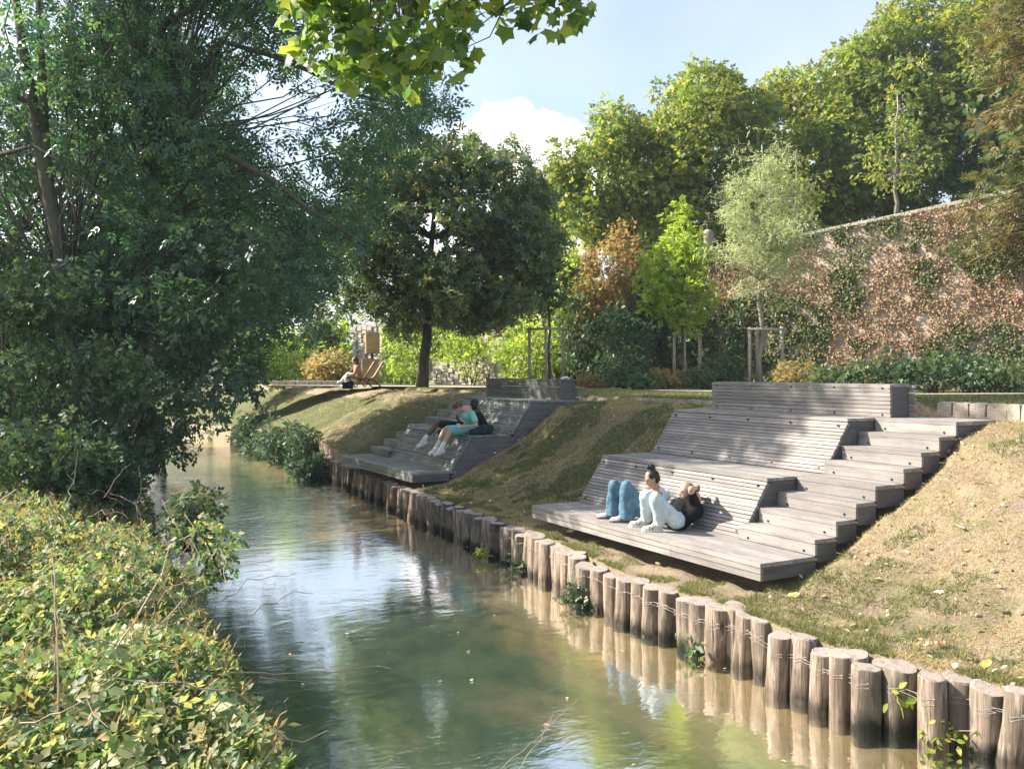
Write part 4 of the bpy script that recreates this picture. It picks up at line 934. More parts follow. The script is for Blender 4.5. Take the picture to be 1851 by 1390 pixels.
for args in [(1428, 1083, -.3, .14, M['yleaf'], 'yellow fallen leaf on the turf below the near corner of the nearer terrace'), (1483, 1030, -.2, .13, M['rleaf'], 'red fallen leaf beside the lowest step of the nearer terrace'),
             (1778, 1210, -.3, .15, M['yleaf'], 'large yellow fallen leaf by the posts at the right', T_LEAF), (1725, 1185, -.2, .09, M['bleaf'], 'curled pale leaf on the turf above the right-hand posts', T_LEAF), (1700, 1107, 0., .10, M['rleaf'], 'brownish leaf halfway down the dry slope', T_LEAF),
             (1750, 930, .55, .13, M['bleaf'], 'bleached leaf high on the dry slope'), (1690, 1000, .3, .12, M['bleaf'], 'pale leaf in the middle of the dry slope'), (1800, 1020, .3, .12, M['bleaf'], 'pale dry leaf near the right edge of the slope'), (1195, 1022, -.3, .09, M['yleaf'], 'small orange leaf on the earth in front of the nearer terrace')]:
    one_leaf(*args)
# small plants growing between the posts
def tuft(name, label, px, py, Y, r, n, mat, T, size, seed, stems=5):
    c = at(px, py, Y); t = thing(name, label, 'plant', c, 'plants between the log posts'); rgp = np.random.default_rng(seed)
    pts = np.array(c) + rgp.normal(size=(n, 3)) * np.array([r, r * .5, r * .8]); b = MB()
    for k in range(stems): b.tube(curve_pts(c + Vector((0, .1, -r)), pts[k], 4, .1, .5), [.005, .004, .003, .003, .002], 4)
    b.build('stem', M['stem'], t); foliage('foliage', pts, size, T, M[mat], t, None, np.array([-.4, -.6, .5]), .6, .4); return t
tuft('post_plant', 'small leafy bush growing between the posts below the left half of the nearer terrace', 1045, 1072, 10.9, .11, 210, 'shrub', T_TWIG, .07, 1)
tuft('post_plant', 'trailing green plant at the waterline between two posts in the middle', 1262, 1172, 9.0, .09, 60, 'bramble', T_LEAF, .075, 2)
tuft('post_plant', 'round-leaved climber on the front of a post at the right', 1628, 1262, 7.0, .05, 10, 'yellow', T_LEAF, .09, 3)
tuft('post_plant', 'straggling yellowing vine hanging between the right-hand posts', 1705, 1330, 6.75, .09, 40, 'yellow', T_LEAF, .055, 4, 8)
tuft('post_plant', 'tiny yellow-leaved plant on a post of the bare stretch', 872, 995, 13.6, .07, 40, 'yellow', T_TWIG, .07, 5)
tuft('post_plant', 'green floating sprig at the posts in the shallows', 925, 1035, 12.6, .10, 60, 'shrub', T_TWIG, .07, 6)

# ------------------------------------------------------------------ undergrowth of the near left bank
rg = np.random.default_rng(12)
def lb_points(n, ar, vr):
    a = rg.uniform(*ar, n); v = rg.uniform(*vr, n); u = left_u(a) - v; p = O1[None] + a[:, None] * D[None] + u[:, None] * E_[None]
    z = np.interp(v, [-.5, -.1, .1, .35, .9, 4, 30], [-1.0, -.7, -.25, .05, .22, .32, 1.0]) - np.clip(p[:, 1] - 5, 0, 7) * .035; return p, z, a, v
def canopy(p, v):     # height of the tangle above the soil
    h = np.array([.26 + .30 * noise.noise(Vector((x * .4, y * .4, 11.))) + .38 * noise.noise(Vector((x * .9, y * .9, 5.))) + .14 * noise.noise(Vector((x * 3, y * 3, 1.))) for x, y in p]); return np.clip(h, .05, .8) * np.interp(v, [-.3, .2, 1, 2], [.45, .8, 1, 1.1])
p, z, a, v = lb_points(24000, (-8.5, 3), (-.25, 5.0)); dist = np.hypot(p[:, 0], p[:, 1]); k = (dist > 2.3); p, z, a, v, dist = p[k], z[k], a[k], v[k], dist[k]
h = canopy(p, v); zz = z + h * (1 - .5 * rg.uniform(size=len(h)) ** 2); pos = np.column_stack([p, zz])
k1 = dist < 5.2
foliage('undergrowth', pos[k1], .07, T_TRI, M['bramble'], None, 'stuff', np.array([-.25, -.2, .8]), .5, .3)
foliage('undergrowth', pos[~k1], .085, T_LEAF, M['bramble'], None, 'stuff', np.array([-.25, -.2, .8]), .55, .3)
p, z, a, v = lb_points(38000, (-6, 14), (-.2, 6)); h = canopy(p, v) * 1.15; k = np.hypot(p[:, 0], p[:, 1]) > 3.2; pos = np.column_stack([p, z + h * rg.uniform(.55, 1.05, len(h))])[k]
foliage('undergrowth', pos, .085, T_TWIG, M['bramble'], None, 'stuff', np.array([-.2, -.2, .8]), .7, .2)
p, z, a, v = lb_points(9000, (-5, 9), (.0, 5)); h = canopy(p, v); k = np.hypot(p[:, 0], p[:, 1]) > 3.4; pos = np.column_stack([p, z + h * rg.uniform(.7, 1.2, len(h))])[k]
foliage('undergrowth', pos, .12, T_NARROW, M['weeds'], None, 'stuff', None, 1.0, -.6)
labs = ['large bramble and nettle leaves in the sunlit tangle at the lower left', 'smaller leaves of the sunlit tangle behind the nearest ones', 'fine leafy weeds filling the left bank', 'dry yellow weeds standing in the left bank tangle']
for o, l in zip(sorted([o for o in bpy.data.objects if o.name.startswith('undergrowth')], key=lambda o: o.name), labs): tag(o, l, 'undergrowth')
for i, (x, y, rx, ry, Y, m_, lab) in enumerate([(385, 1000, 42, 70, 10.0, 'bramble', 'leafy sapling leaning out over the water from the left bank'), (185, 865, 62, 62, 12.8, 'dark', 'dark shrub overhanging the water in the middle of the left bank'),
                                               (90, 830, 110, 70, 12.5, 'shrub', 'dense shrub at the left edge below the ash stems'), (160, 700, 150, 90, 13.6, 'shrub', 'large shaded shrub in front of the ash stems'), (345, 925, 26, 45, 11.5, 'shrub', 'slender twiggy shrub at the water edge behind the leaning sapling'), (50, 545, 90, 50, 13.8, 'shrub', 'leafy shrub top at the left edge')]):
    bush('bank_shrub', lab, x, y, rx, ry, Y, .7, (20 if i == 0 else 40) if rx < 100 else 56, m_, 120 + i, T_TWIG, .13, 330 if i in (0, 4) else 430, .1 if i in (0, 4) else .16, .26 if i in (0, 4) else .42, 'shrubs of the left bank', base_z=-.3)
# dry stems and twigs
def stem(label, pts, r, name='dry_stem'):
    p = [at(*q) for q in pts]; sm = []
    for i in range(len(p) - 1):
        for k in range(4): sm.append(p[i].lerp(p[i + 1], k / 4) + Vector((random.uniform(-.006, .006), 0, random.uniform(-.006, .006))))
    sm.append(p[-1]); tag(MB().tube(sm, [r * (1 - .6 * i / (len(sm) - 1)) for i in range(len(sm))], 5).build(name, M['stem']), label, 'stem', 'dry stems of the left bank')
stem('long bare twig reaching out horizontally over the water', [(345, 1216, 5.2), (430, 1213, 5.4), (520, 1218, 5.6), (600, 1215, 5.8), (680, 1203, 6.0), (703, 1207, 6.0), (708, 1212, 6.0)], .006)
stem('thin bent twig just below the long one', [(470, 1225, 5.4), (560, 1232, 5.6), (640, 1242, 5.8)], .003)
stem('slanting pinkish stalk rising from the middle of the tangle', [(200, 1190, 4.5), (245, 1120, 4.8), (290, 1040, 5.2), (308, 985, 5.4)], .006)
stem('pale broken stalk in the middle of the tangle', [(182, 1242, 4.2), (225, 1210, 4.4), (258, 1183, 4.5)], .007)
stem('tall straight dry stalk at the left', [(105, 1290, 4.0), (100, 1100, 4.3), (95, 1000, 4.5), (103, 915, 4.6)], .005)
stem('second straight dry stalk close beside the tall one', [(98, 1250, 4.4), (104, 1120, 4.6), (92, 1030, 4.8)], .004)
stem('arching thin stem at the upper left of the tangle', [(0, 905, 7), (30, 885, 7), (55, 905, 7), (80, 935, 7)], .006)
stem('upright thin stalk against the dark shrub', [(133, 875, 9), (138, 840, 9), (140, 810, 9)], .006)
stem('thin stalk standing in the water left of the sky reflection', [(442, 1175, 8.2), (443, 1140, 8.2), (442, 1120, 8.2)], .004)
stem('thin grass stem crossing the water near the bottom middle', [(890, 1400, 4.0), (960, 1345, 4.2), (1010, 1295, 4.3), (1055, 1255, 4.4)], .002)
stem('second grass stem crossing the first near the bottom middle', [(930, 1400, 4.0), (975, 1340, 4.2), (1000, 1290, 4.3)], .002)
stem('curved reddish bramble cane at the right of the tangle', [(270, 1150, 5.2), (330, 1085, 5.6), (375, 1060, 5.9), (395, 1080, 5.9)], .005)

b = MB(); rgc = random.Random(31)
for k in range(95):      # tangled dry canes
    a = rgc.uniform(-4.5, 4); v = rgc.uniform(.1, 3.6); u = float(left_u(a)) - v; p = au(a, u, .5 + rgc.uniform(0, .25))
    if p.y < 2.6: continue
    d = Vector((rgc.uniform(-1, 1), rgc.uniform(-1, 1), rgc.uniform(.0, .9))) * rgc.uniform(.25, .75)
    b.tube(curve_pts(p, p + d, 6, .12, .5), [.0035, .003, .003, .0026, .002, .0016, .001], 5)
tag(b.build('dry_canes', M['stem'], None, False, 'stuff'), 'tangle of dry bramble canes over the sunlit undergrowth', 'canes')
fl = []
for k in range(70):
    a = rgc.uniform(-2.5, 14); u = lerp(float(left_u(a)), float(post_u(a)), 1 - rgc.uniform(.02, .9) ** 1.7); fl.append(tuple(au(a, u - .12, -.85)))
foliage('floating_leaves', np.array(fl), .045, T_LEAF, M['litter'], None, 'stuff', np.array([0, 0, 6.]), .3, 0.); tag(bpy.data.objects['floating_leaves'], 'few small leaves floating on the water', 'leaves')
pos, a, u = scatter_bank(26000, (-3.4, 4.6), (-.9, .0), rg); kk = (u < post_u(a) + .30) & (nfield(a, u, 1.7, 6.) > .0); blades('grass', pos[kk], .06, .0035, M['grass'], 'ragged grass fringe along the backs of the nearer posts', .9)
# ------------------------------------------------------------------ people
SKIN = flat('light_skin', (.52, .33, .24), .5, .06, 30); SKIN2 = flat('tan_skin', (.40, .24, .16), .5, .06, 30); SKIN3 = flat('dark_skin', (.10, .055, .035), .5, .06, 30)
def cloth(name, col, var=.12): return flat(name, col, .85, var, 12, .15, 0, .5)
H_BLACK = flat('black_hair', (.012, .011, .012), .4, .3, 60); H_BROWN = flat('brown_hair', (.10, .065, .04), .5, .35, 60); H_BLOND = flat('dark_blond_hair', (.20, .14, .085), .5, .3, 60)
def cap(b, p, q, r0, r1, n=12, flat_end=False):
    p = Vector(p); q = Vector(q); d = q - p; L = d.length; t = d.normalized(); x = t.cross(Vector((0, 0, 1)) if abs(t.z) < .9 else Vector((1, 0, 0))).normalized(); y = t.cross(x); base = len(b.v); rings = []
    for i in range(4): an = math.pi / 2 * (1 - i / 3.); rings.append((-r0 * math.sin(an), max(.0005, r0 * math.cos(an))))
    for i in range(4): an = math.pi / 2 * i / 3.; rings.append((L + r1 * math.sin(an), max(.0005, r1 * math.cos(an))))
    if flat_end: rings = rings[:4] + [(L, r1), (L + .004, r1 * .97)]
    for s, r in rings:
        for j in range(n): an = 2 * math.pi * j / n; b.v.append(tuple(p + t * s + x * math.cos(an) * r + y * math.sin(an) * r))
    for i in range(len(rings) - 1):
        for j in range(n): b.f.append((base + i * n + j, base + i * n + (j + 1) % n, base + (i + 1) * n + (j + 1) % n, base + (i + 1) * n + j))
    b.f.append(tuple(base + j for j in range(n))[::-1]); b.f.append(tuple(base + (len(rings) - 1) * n + j for j in range(n)))
def fuse(b, name, mat, parent, voxel=.012, it=3, fold=0.):
    fold *= .75
    me = bpy.data.meshes.new(name); me.from_pydata(b.v, [], b.f); me.update()
    bm = bmesh.new(); bm.from_mesh(me); bmesh.ops.recalc_face_normals(bm, faces=bm.faces); bm.to_mesh(me); bm.free()
    o = bpy.data.objects.new('tmp', me); C.objects.link(o); m = o.modifiers.new('r', 'REMESH'); m.mode = 'VOXEL'; m.voxel_size = voxel; m.use_smooth_shade = True
    s = o.modifiers.new('s', 'SMOOTH'); s.iterations = it; s.factor = .5
    dg = bpy.context.evaluated_depsgraph_get(); me2 = bpy.data.meshes.new_from_object(o.evaluated_get(dg)); me2.name = name; me2.materials.clear()
    bpy.data.objects.remove(o)
    if fold:
        k = len(me2.vertices); co = np.empty(k * 3, np.float32); me2.vertices.foreach_get('co', co); no = np.empty(k * 3, np.float32); me2.vertices.foreach_get('normal', no); co = co.reshape(-1, 3); no = no.reshape(-1, 3)
        w_ = np.array([1.6 * noise.noise(Vector((x * 11 + z * 7, y * 13, z * 5 - x * 4))) - abs(noise.noise(Vector((x * 24 + z * 16, y * 24, z * 9 - x * 8)))) * 1.6 for x, y, z in co])
        me2.vertices.foreach_set('co', (co + no * (w_ * fold)[:, None]).reshape(-1)); me2.update()
    me2.shade_smooth(); return link(name, me2, mat, parent)
def head_mesh(b, c, fwd, up, s=1.):
    c = Vector(c); f = Vector(fwd).normalized(); u = (Vector(up) - f * Vector(up).dot(f)).normalized(); x = f.cross(u); rot = Matrix((x, f, u)).transposed()
    b.ball(c + u * .02 * s, .078 * s, .098 * s, .95, 16, 12, rot); b.ball(c - f * .02 * s + u * .03 * s, .085 * s, .085 * s, .92, 14, 10, rot)
    cap(b, c + f * .03 * s - u * .045 * s, c + f * .045 * s - u * .075 * s, .05 * s, .032 * s)                         # jaw and chin
    cap(b, c + f * .078 * s + u * .015 * s, c + f * .096 * s - u * .022 * s, .010 * s, .014 * s, 8)                      # nose
    cap(b, c + f * .068 * s - u * .048 * s - x * .014 * s, c + f * .068 * s - u * .048 * s + x * .014 * s, .011 * s, .011 * s, 8)  # lips
    for sx in (-1, 1):
        cap(b, c + x * sx * .08 * s - f * .005 * s + u * .02 * s, c + x * sx * .083 * s - f * .008 * s - u * .02 * s, .012 * s, .008 * s, 8)   # ears
        cap(b, c + f * .074 * s + x * sx * .018 * s + u * .032 * s, c + f * .066 * s + x * sx * .048 * s + u * .03 * s, .009 * s, .008 * s, 8)  # brow
    return c, f, u, x
def eyes(c, f, u, x, parent, s=1.):
    for sx in (-1, 1):
        MB().ball(c + f * .076 * s + x * sx * .03 * s + u * .012 * s, .0085 * s, None, 1.3, 8, 6).build('eye', M['bolt'], parent, True)
    cap_ = MB(); cap(cap_, c + f * .081 * s - u * .049 * s - x * .016 * s, c + f * .081 * s - u * .049 * s + x * .016 * s, .006, .006, 8); cap_.build('lips', flat('lips', (.38, .16, .13)), parent, True)
def hand(b, w_, d, pn, s=1., curl=.5):
    w_ = Vector(w_); d = Vector(d).normalized(); pn = (Vector(pn) - d * Vector(pn).dot(d)).normalized(); sd = d.cross(pn)
    cap(b, w_, w_ + d * .045 * s, .024 * s, .028 * s); 
    for k, l in enumerate((.062, .072, .067, .052)):
        p = w_ + d * .06 * s + sd * (k - 1.5) * .019 * s; q = p + (d - pn * curl * .3).normalized() * l * .5 * s; r = q + (d - pn * curl * 1.2).normalized() * l * .5 * s
        cap(b, w_ + d * .03 * s + sd * (k - 1.5) * .013 * s, p, .012 * s, .0095 * s, 8); cap(b, p, q, .0095 * s, .0085 * s, 8); cap(b, q, r, .0085 * s, .007 * s, 8)
    p = w_ + d * .02 * s - sd * .028 * s; q = p + (d * .7 - sd * .6 - pn * .3).normalized() * .035 * s; cap(b, w_ + d * .01 * s, q, .015 * s, .010 * s, 8); cap(b, q, q + (d - pn * .4).normalized() * .028 * s, .010 * s, .008 * s, 8)
def shoe(parent, ank, toe_dir, up, mat, solemat, accent=None, L=.25, name='shoe'):
    ank = Vector(ank); f = Vector(toe_dir).normalized(); u = (Vector(up) - f * Vector(up).dot(f)).normalized(); x = f.cross(u); h = ank - u * .075
    b = MB(); cap(b, h - f * .035 + u * .045, h + f * .03 + u * .055, .042, .045); cap(b, h - f * .03 + u * .02, h + f * .15 + u * .012, .036, .036); cap(b, h + f * .09 + u * .02 - x * .008, h + f * .16 + u * .012 + x * .006, .042, .036); cap(b, h - f * .01 + u * .08, h + f * .01 + u * .05, .04, .045)
    o = fuse(b, name, mat, parent, .012, 2)
    s = MB(); n = 16; sec = []
    for i in range(n):
        an = 2 * math.pi * i / n; t_ = math.cos(an); sec.append(h + f * (.062 + .14 * t_) + x * math.sin(an) * (.043 + .008 * t_))
    s.v = [tuple(p - u * .026) for p in sec] + [tuple(p + u * .004) for p in sec]; s.f = [tuple(range(n))[::-1], tuple(range(n, 2 * n))] + [(i, (i + 1) % n, (i + 1) % n + n, i + n) for i in range(n)]
    so_ = s.build('sole', solemat, o, False)
    if accent:
        for k in range(3):
            for sx in (-1, 1):
                p = h + f * (.035 + .028 * k) + x * sx * .041 + u * .008; b = MB(); cap(b, p, p + f * -.022 + u * .04 - x * sx * .012, .006, .005, 6); b.build('stripe', accent, o)
    return o
WHITE = flat('white_leather', (.68, .67, .63), .6, .05); SOLE = flat('pale_sole', (.55, .50, .42), .7); GUM = flat('gum_sole', (.14, .09, .06), .7); BLK = flat('black_suede', (.015, .015, .016), .7)

def limb(b, pts, rad):
    for i in range(len(pts) - 1): cap(b, pts[i], pts[i + 1], rad[i], rad[i + 1])
# person in blue jeans with a hair bun
t = thing('person', 'seated person with a high black bun, pale T-shirt and wide blue jeans, looking down', 'person', au(2.55, .6, 0), 'people on the nearer terrace')
NK = at(1190, 886, 12.05); HD = at(1178, 866, 12.0); hipL = at(1172, 934, 11.9); hipR = at(1180, 931, 12.1); SHa = at(1172, 895, 11.85); SHb = at(1203, 894, 12.15)
K1 = at(1132, 878, 11.85); K2 = at(1110, 877, 12.15); A1_ = at(1131, 928, 11.95); A2_ = at(1107, 922, 12.25)
b = MB(); cap(b, hipL.lerp(hipR, .5), NK.lerp(hipL.lerp(hipR, .5), .25), .12, .13); cap(b, SHa, SHb, .055, .055); cap(b, NK, HD - Vector((0, 0, .03)), .052, .05)
hc = head_mesh(b, HD, (-1, -.25, -.42), (-.35, -.05, 1), 1.02)
for hp, k, an, sd in ((hipL, K1, A1_, -1), (hipR, K2, A2_, 1)): limb(b, [hp, k, an, an - Vector((0, 0, .03))], [.078, .052, .042, .038])
for sh, el, wr in ((SHa, at(1172, 922, 11.8), at(1176, 918, 12.0)), (SHb, at(1190, 925, 12.1), at(1178, 928, 12.05))):
    limb(b, [sh, el, wr], [.048, .038, .028]); hand(b, wr, (-1, 0, -.2), (0, 0, 1), 1., .6)
fuse(b, 'body', SKIN2, t, .0125)
b = MB(); mid = hipL.lerp(hipR, .5); cap(b, mid + Vector((.02, 0, .03)), NK - Vector((.0, 0, .09)), .135, .135); cap(b, SHa - Vector((0, 0, .02)), SHb - Vector((0, 0, .02)), .075, .075); cap(b, NK - Vector((0, 0, .06)), mid, .12, .14)
for sh, el in ((SHa, at(1168, 922, 11.72)), (SHb, at(1190, 925, 12.1))): cap(b, sh, sh.lerp(el, .6), .072, .066)
fuse(b, 'shirt', cloth('pale_blue_cotton', (.46, .62, .66)), t, .016, 3, .007)
JEAN = cloth('blue_denim', (.09, .175, .24), .3)
b = MB()
for hp, k, an in ((hipL, K1, A1_), (hipR, K2, A2_)):
    cap(b, hp, k, .105, .078); cap(b, k, k.lerp(an, .55), .08, .094); cap(b, k.lerp(an, .55), an + Vector((.03, 0, -.045)), .094, .128, 14, True)
cap(b, hipL, hipR, .13, .13); fuse(b, 'jeans', JEAN, t, .016, 2, .011)
for an in (A1_, A2_):
    an = an.copy(); an.z = .085; shoe(t, an + Vector((-.02, 0, .01)), (-1, -.1, 0), (0, 0, 1), WHITE, GUM, BLK)
b = MB(); c, f, u, x = hc; b.ball(c - f * .028 + u * .035, .096, .092, .96, 14, 10, Matrix((x, f, u)).transposed()); b.ball(c - f * .045 + u * .0, .08, .085, .95, 12, 9, Matrix((x, f, u)).transposed()); b.ball(c - f * .06 + u * .155, .047, .042); b.ball(c - f * .02 + u * .165, .028, .03); b.ball(c - f * .085 + u * .135, .03, .028); b.ball(c - f * .05 + u * .125, .03, .04)
fuse(b, 'hair', H_BLACK, t, .009, 1); eyes(*hc, t)
# person in a black top leaning back
t = thing('person', 'reclining person in a black top and pale jeans with one arm raised behind the head', 'person', au(2.05, .6, 0), 'people on the nearer terrace')
hipL = at(1222, 941, 11.25); hipR = at(1222, 937, 11.55); NK = at(1251, 902, 11.6); HD = at(1240, 889, 11.5); SHa = at(1254, 908, 11.38); SHb = at(1246, 904, 11.78)
K1 = at(1184, 900, 11.1); K2 = at(1166, 897, 11.4); A1_ = at(1192, 941, 11.25); A2_ = at(1168, 934, 11.6); mid = hipL.lerp(hipR, .5)
EL = at(1249, 884, 11.22); WR = at(1258, 882, 11.5)
b = MB(); cap(b, mid, NK, .12, .12); cap(b, SHa, SHb, .055, .055); cap(b, NK, HD, .052, .052); hc = head_mesh(b, HD, (-1, -.2, -.15), (-.15, 0, 1), 1.02)
for hp, k, an in ((hipL, K1, A1_), (hipR, K2, A2_)): limb(b, [hp, k, an, an - Vector((0, 0, .03))], [.078, .052, .042, .038])
limb(b, [SHa, EL, WR], [.048, .042, .028]); hand(b, WR, (.3, .5, .3), (0, 0, 1), 1, .6)
e2 = at(1240, 893, 12.0); w2 = at(1252, 886, 11.72); limb(b, [SHb, e2, w2], [.048, .038, .028]); hand(b, w2, (.3, -.4, .1), (0, 0, 1), 1, .6)
fuse(b, 'body', SKIN, t, .0125)
b = MB(); cap(b, mid + Vector((.06, 0, .0)), NK - Vector((0, 0, .10)), .14, .135); cap(b, SHa - Vector((0, 0, .02)), SHb - Vector((0, 0, .02)), .078, .075); cap(b, SHa, SHa.lerp(EL, .65), .078, .06); cap(b, SHb, SHb.lerp(e2, .9), .07, .06); cap(b, mid + Vector((.09, .03, .02)), SHa - Vector((-.03, 0, .1)), .125, .11)
cap(b, SHb, NK - Vector((0, 0, .04)), .07, .062); cap(b, SHa, NK - Vector((0, 0, .04)), .07, .062); cap(b, NK - Vector((.0, 0, .03)), mid, .10, .145); cap(b, NK.lerp(mid, .3), mid, .148, .15); fuse(b, 'top', cloth('black_jersey', (.009, .010, .011), .2), t, .016, 3, .008)
PJ = cloth('pale_denim', (.50, .60, .62), .12); b = MB()
for hp, k, an in ((hipL, K1, A1_), (hipR, K2, A2_)):
    cap(b, hp, k, .108, .076); cap(b, k, an + Vector((.01, 0, -.03)), .078, .074, 14, True); cap(b, k.lerp(an, .75), an + Vector((.01, 0, -.03)), .074, .084, 14, True)
cap(b, hipL, hipR, .115, .115); fuse(b, 'jeans', PJ, t, .016, 2, .010)
for an in (A1_, A2_):
    an = an.copy(); an.z = .088; o = shoe(t, an + Vector((-.03, 0, .01)), (-1, -.12, 0), (0, 0, 1), flat('cream_leather', (.62, .57, .49), .6, .05), WHITE)
    for s in (.03, .06): p = an + Vector((-.07 - s, -.055, -.055)); b = MB(); cap(b, p, p + Vector((.02 if s < .05 else -.01, .004, .045)), .006, .006, 6); b.build('stripe', flat('brown_suede', (.16, .10, .06)), o)
b = MB(); c, f, u, x = hc; b.ball(c - f * .03 + u * .03, .096, .092, .96, 14, 10, Matrix((x, f, u)).transposed()); b.ball(c - f * .045 - u * .005, .08, .08, .95, 12, 9, Matrix((x, f, u)).transposed()); b.ball(c - f * .15 + u * .02, .05, .045); b.ball(c - f * .115 + u * .02, .04, .035)
fuse(b, 'hair', H_BLOND, t, .009, 1); eyes(*hc, t)
# boy in mint on the farther terrace
t = thing('person', 'boy in a mint T-shirt and turquoise shorts bent over a phone on the farther terrace', 'person', at(855, 787, 19), 'people on the farther terrace')
hipL = at(850, 777, 18.85); hipR = at(853, 775, 19.15); NK = at(843, 742, 18.75); HD = at(827, 737, 18.55); SHa = at(853, 748, 18.62); SHb = at(842, 746, 18.98); mid = hipL.lerp(hipR, .5)
K1 = at(813, 779, 18.42); K2 = at(804, 777, 18.62); A1_ = at(799, 808, 18.28); A2_ = at(790, 806, 18.5)
b = MB(); cap(b, mid, NK, .12, .12); cap(b, SHa, SHb, .055, .055); cap(b, NK, HD, .05, .05); hc = head_mesh(b, HD, (-.7, -.4, -.8), (-.75, -.3, .8), 1.05)
for hp, k, an in ((hipL, K1, A1_), (hipR, K2, A2_)): limb(b, [hp, k, k.lerp(an, .4), an], [.09, .062, .058, .038])
for sh, el, wr in ((SHa, at(862, 769, 18.55), at(838, 771, 18.3)), (SHb, at(845, 770, 19.0), at(832, 770, 18.6))): limb(b, [sh, el, wr], [.046, .036, .026]); hand(b, wr, (-.9, -.2, 0), (0, 0, 1), 1, .7)
fuse(b, 'body', SKIN, t, .016)
b = MB(); cap(b, mid + Vector((.03, 0, .05)), NK - Vector((-.02, 0, .1)), .135, .135); cap(b, SHa - Vector((0, 0, .02)), SHb - Vector((0, 0, .02)), .078, .078)
for sh, el in ((SHa, at(862, 769, 18.55)), (SHb, at(845, 770, 19.0))): cap(b, sh, sh.lerp(el, .6), .075, .072)
fuse(b, 't_shirt', cloth('mint_cotton', (.28, .58, .47)), t, .016)
b = MB()
for hp, k in ((hipL, K1), (hipR, K2)): cap(b, hp, hp.lerp(k, .88), .115, .092)
cap(b, hipL, hipR, .13, .13); fuse(b, 'shorts', cloth('turquoise_cotton', (.18, .50, .50)), t, .016)
for k, an in ((K1, A1_), (K2, A2_)):
    b = MB(); cap(b, an + (k - an) * .32, an - (k - an) * .05, .047, .045); b.build('sock', WHITE, t, True); shoe(t, an - (k - an) * .10 + Vector((-.01, 0, .0)), (-.87, -.48, -.35), (-.5, -.1, .9), WHITE, SOLE, flat('pale_blue_mesh', (.3, .45, .55)))
b = MB(); c, f, u, x = hc; rm = Matrix((x, f, u)).transposed(); b.ball(c - f * .02 + u * .045, .10, .085, .98, 14, 10, rm); b.ball(c - f * .05 + u * .02, .085, .08, .98, 12, 9, rm)
for k in range(26): an = random.uniform(0, 6.28); rr = random.uniform(.02, .09); b.ball(c + u * (.11 - rr * .5) + x * math.cos(an) * rr + f * (math.sin(an) * rr - .01), .018)
fuse(b, 'hair', H_BROWN, t, .009, 1); eyes(*hc, t)
ph = MB().box(at(829, 769, 18.3), (1, .2, 0), (-.2, 1, .5), (0, -.5, 1), .035, .07, .005).build('phone', flat('phone_case', (.55, .45, .45), .4)); tag(ph, 'small phone held in the hands of the boy in mint', 'phone')
# person in black behind him
t = thing('person', 'person in black top and shorts sitting behind the boy in mint, head turned away', 'person', at(862, 785, 19.7), 'people on the farther terrace')
hipL = at(858, 774, 19.5); hipR = at(862, 772, 19.8); NK = at(860, 744, 19.75); HD = at(856, 731, 19.7); SHa = at(868, 751, 19.5); SHb = at(856, 749, 19.95); mid = at(866, 772, 19.65)
K1 = at(790, 767, 19.1); A1_ = at(767, 793, 18.75); K2 = at(795, 780, 19.5); A2_ = at(775, 797, 19.3)
b = MB(); cap(b, mid, NK, .12, .12); cap(b, SHa, SHb, .055, .055); cap(b, NK, HD, .05, .05); hc = head_mesh(b, HD, (-.4, .9, .1), (0, 0, 1), 1.)
for hp, k, an in ((hipL, K1, A1_),): limb(b, [hp, at(825, 770, 19.3), k, k.lerp(an, .4), an], [.09, .075, .06, .058, .038])
e1 = at(878, 768, 19.4); w1 = at(862, 778, 19.2); limb(b, [SHa, e1, w1], [.046, .036, .026]); hand(b, w1, (-.9, -.2, 0), (0, 0, 1), 1, .7)
e2 = at(842, 768, 20.0); w2 = at(829, 760, 19.6); limb(b, [SHb, e2, w2], [.046, .036, .026]); hand(b, w2, (-.3, -.2, .9), (0, -1, 0), 1, .7); limb(b, [hipR, K2, at(800, 790, 19.6)], [.085, .06, .05])
fuse(b, 'body', SKIN3, t, .016)
b = MB(); cap(b, mid, NK - Vector((-.03, 0, .09)), .13, .13); cap(b, SHa, SHb, .075, .075); cap(b, SHa, e1, .07, .058); cap(b, e1, e1.lerp(w1, .8), .055, .045); cap(b, SHb, e2, .07, .055)
BC = cloth('black_cotton', (.011, .012, .014), .3); fuse(b, 'top', BC, t, .016)
b = MB(); cap(b, hipL, at(825, 770, 19.3), .115, .10); cap(b, at(825, 770, 19.3), at(797, 767, 19.13), .10, .085); cap(b, hipR, at(805, 779, 19.55), .11, .085); cap(b, hipL, mid, .12, .12); fuse(b, 'shorts', BC, t, .016)
b = MB(); cap(b, A1_ + (K1 - A1_) * .18, A1_ - (K1 - A1_) * .04, .046, .044); b.build('sock', WHITE, t, True); shoe(t, A1_ + Vector((-.03, 0, -.03)), (-.87, -.48, -.45), (-.5, -.1, .9), WHITE, SOLE, flat('grey_mesh', (.3, .33, .36)))
b = MB(); c, f, u, x = hc; rm = Matrix((x, f, u)).transposed(); b.ball(c - f * .03 + u * .035, .10, .095, .98, 14, 10, rm); b.ball(c - f * .06 - u * .02, .08, .085, .98, 12, 9, rm); fuse(b, 'hair', H_BLACK, t, .009, 1); eyes(*hc, t)
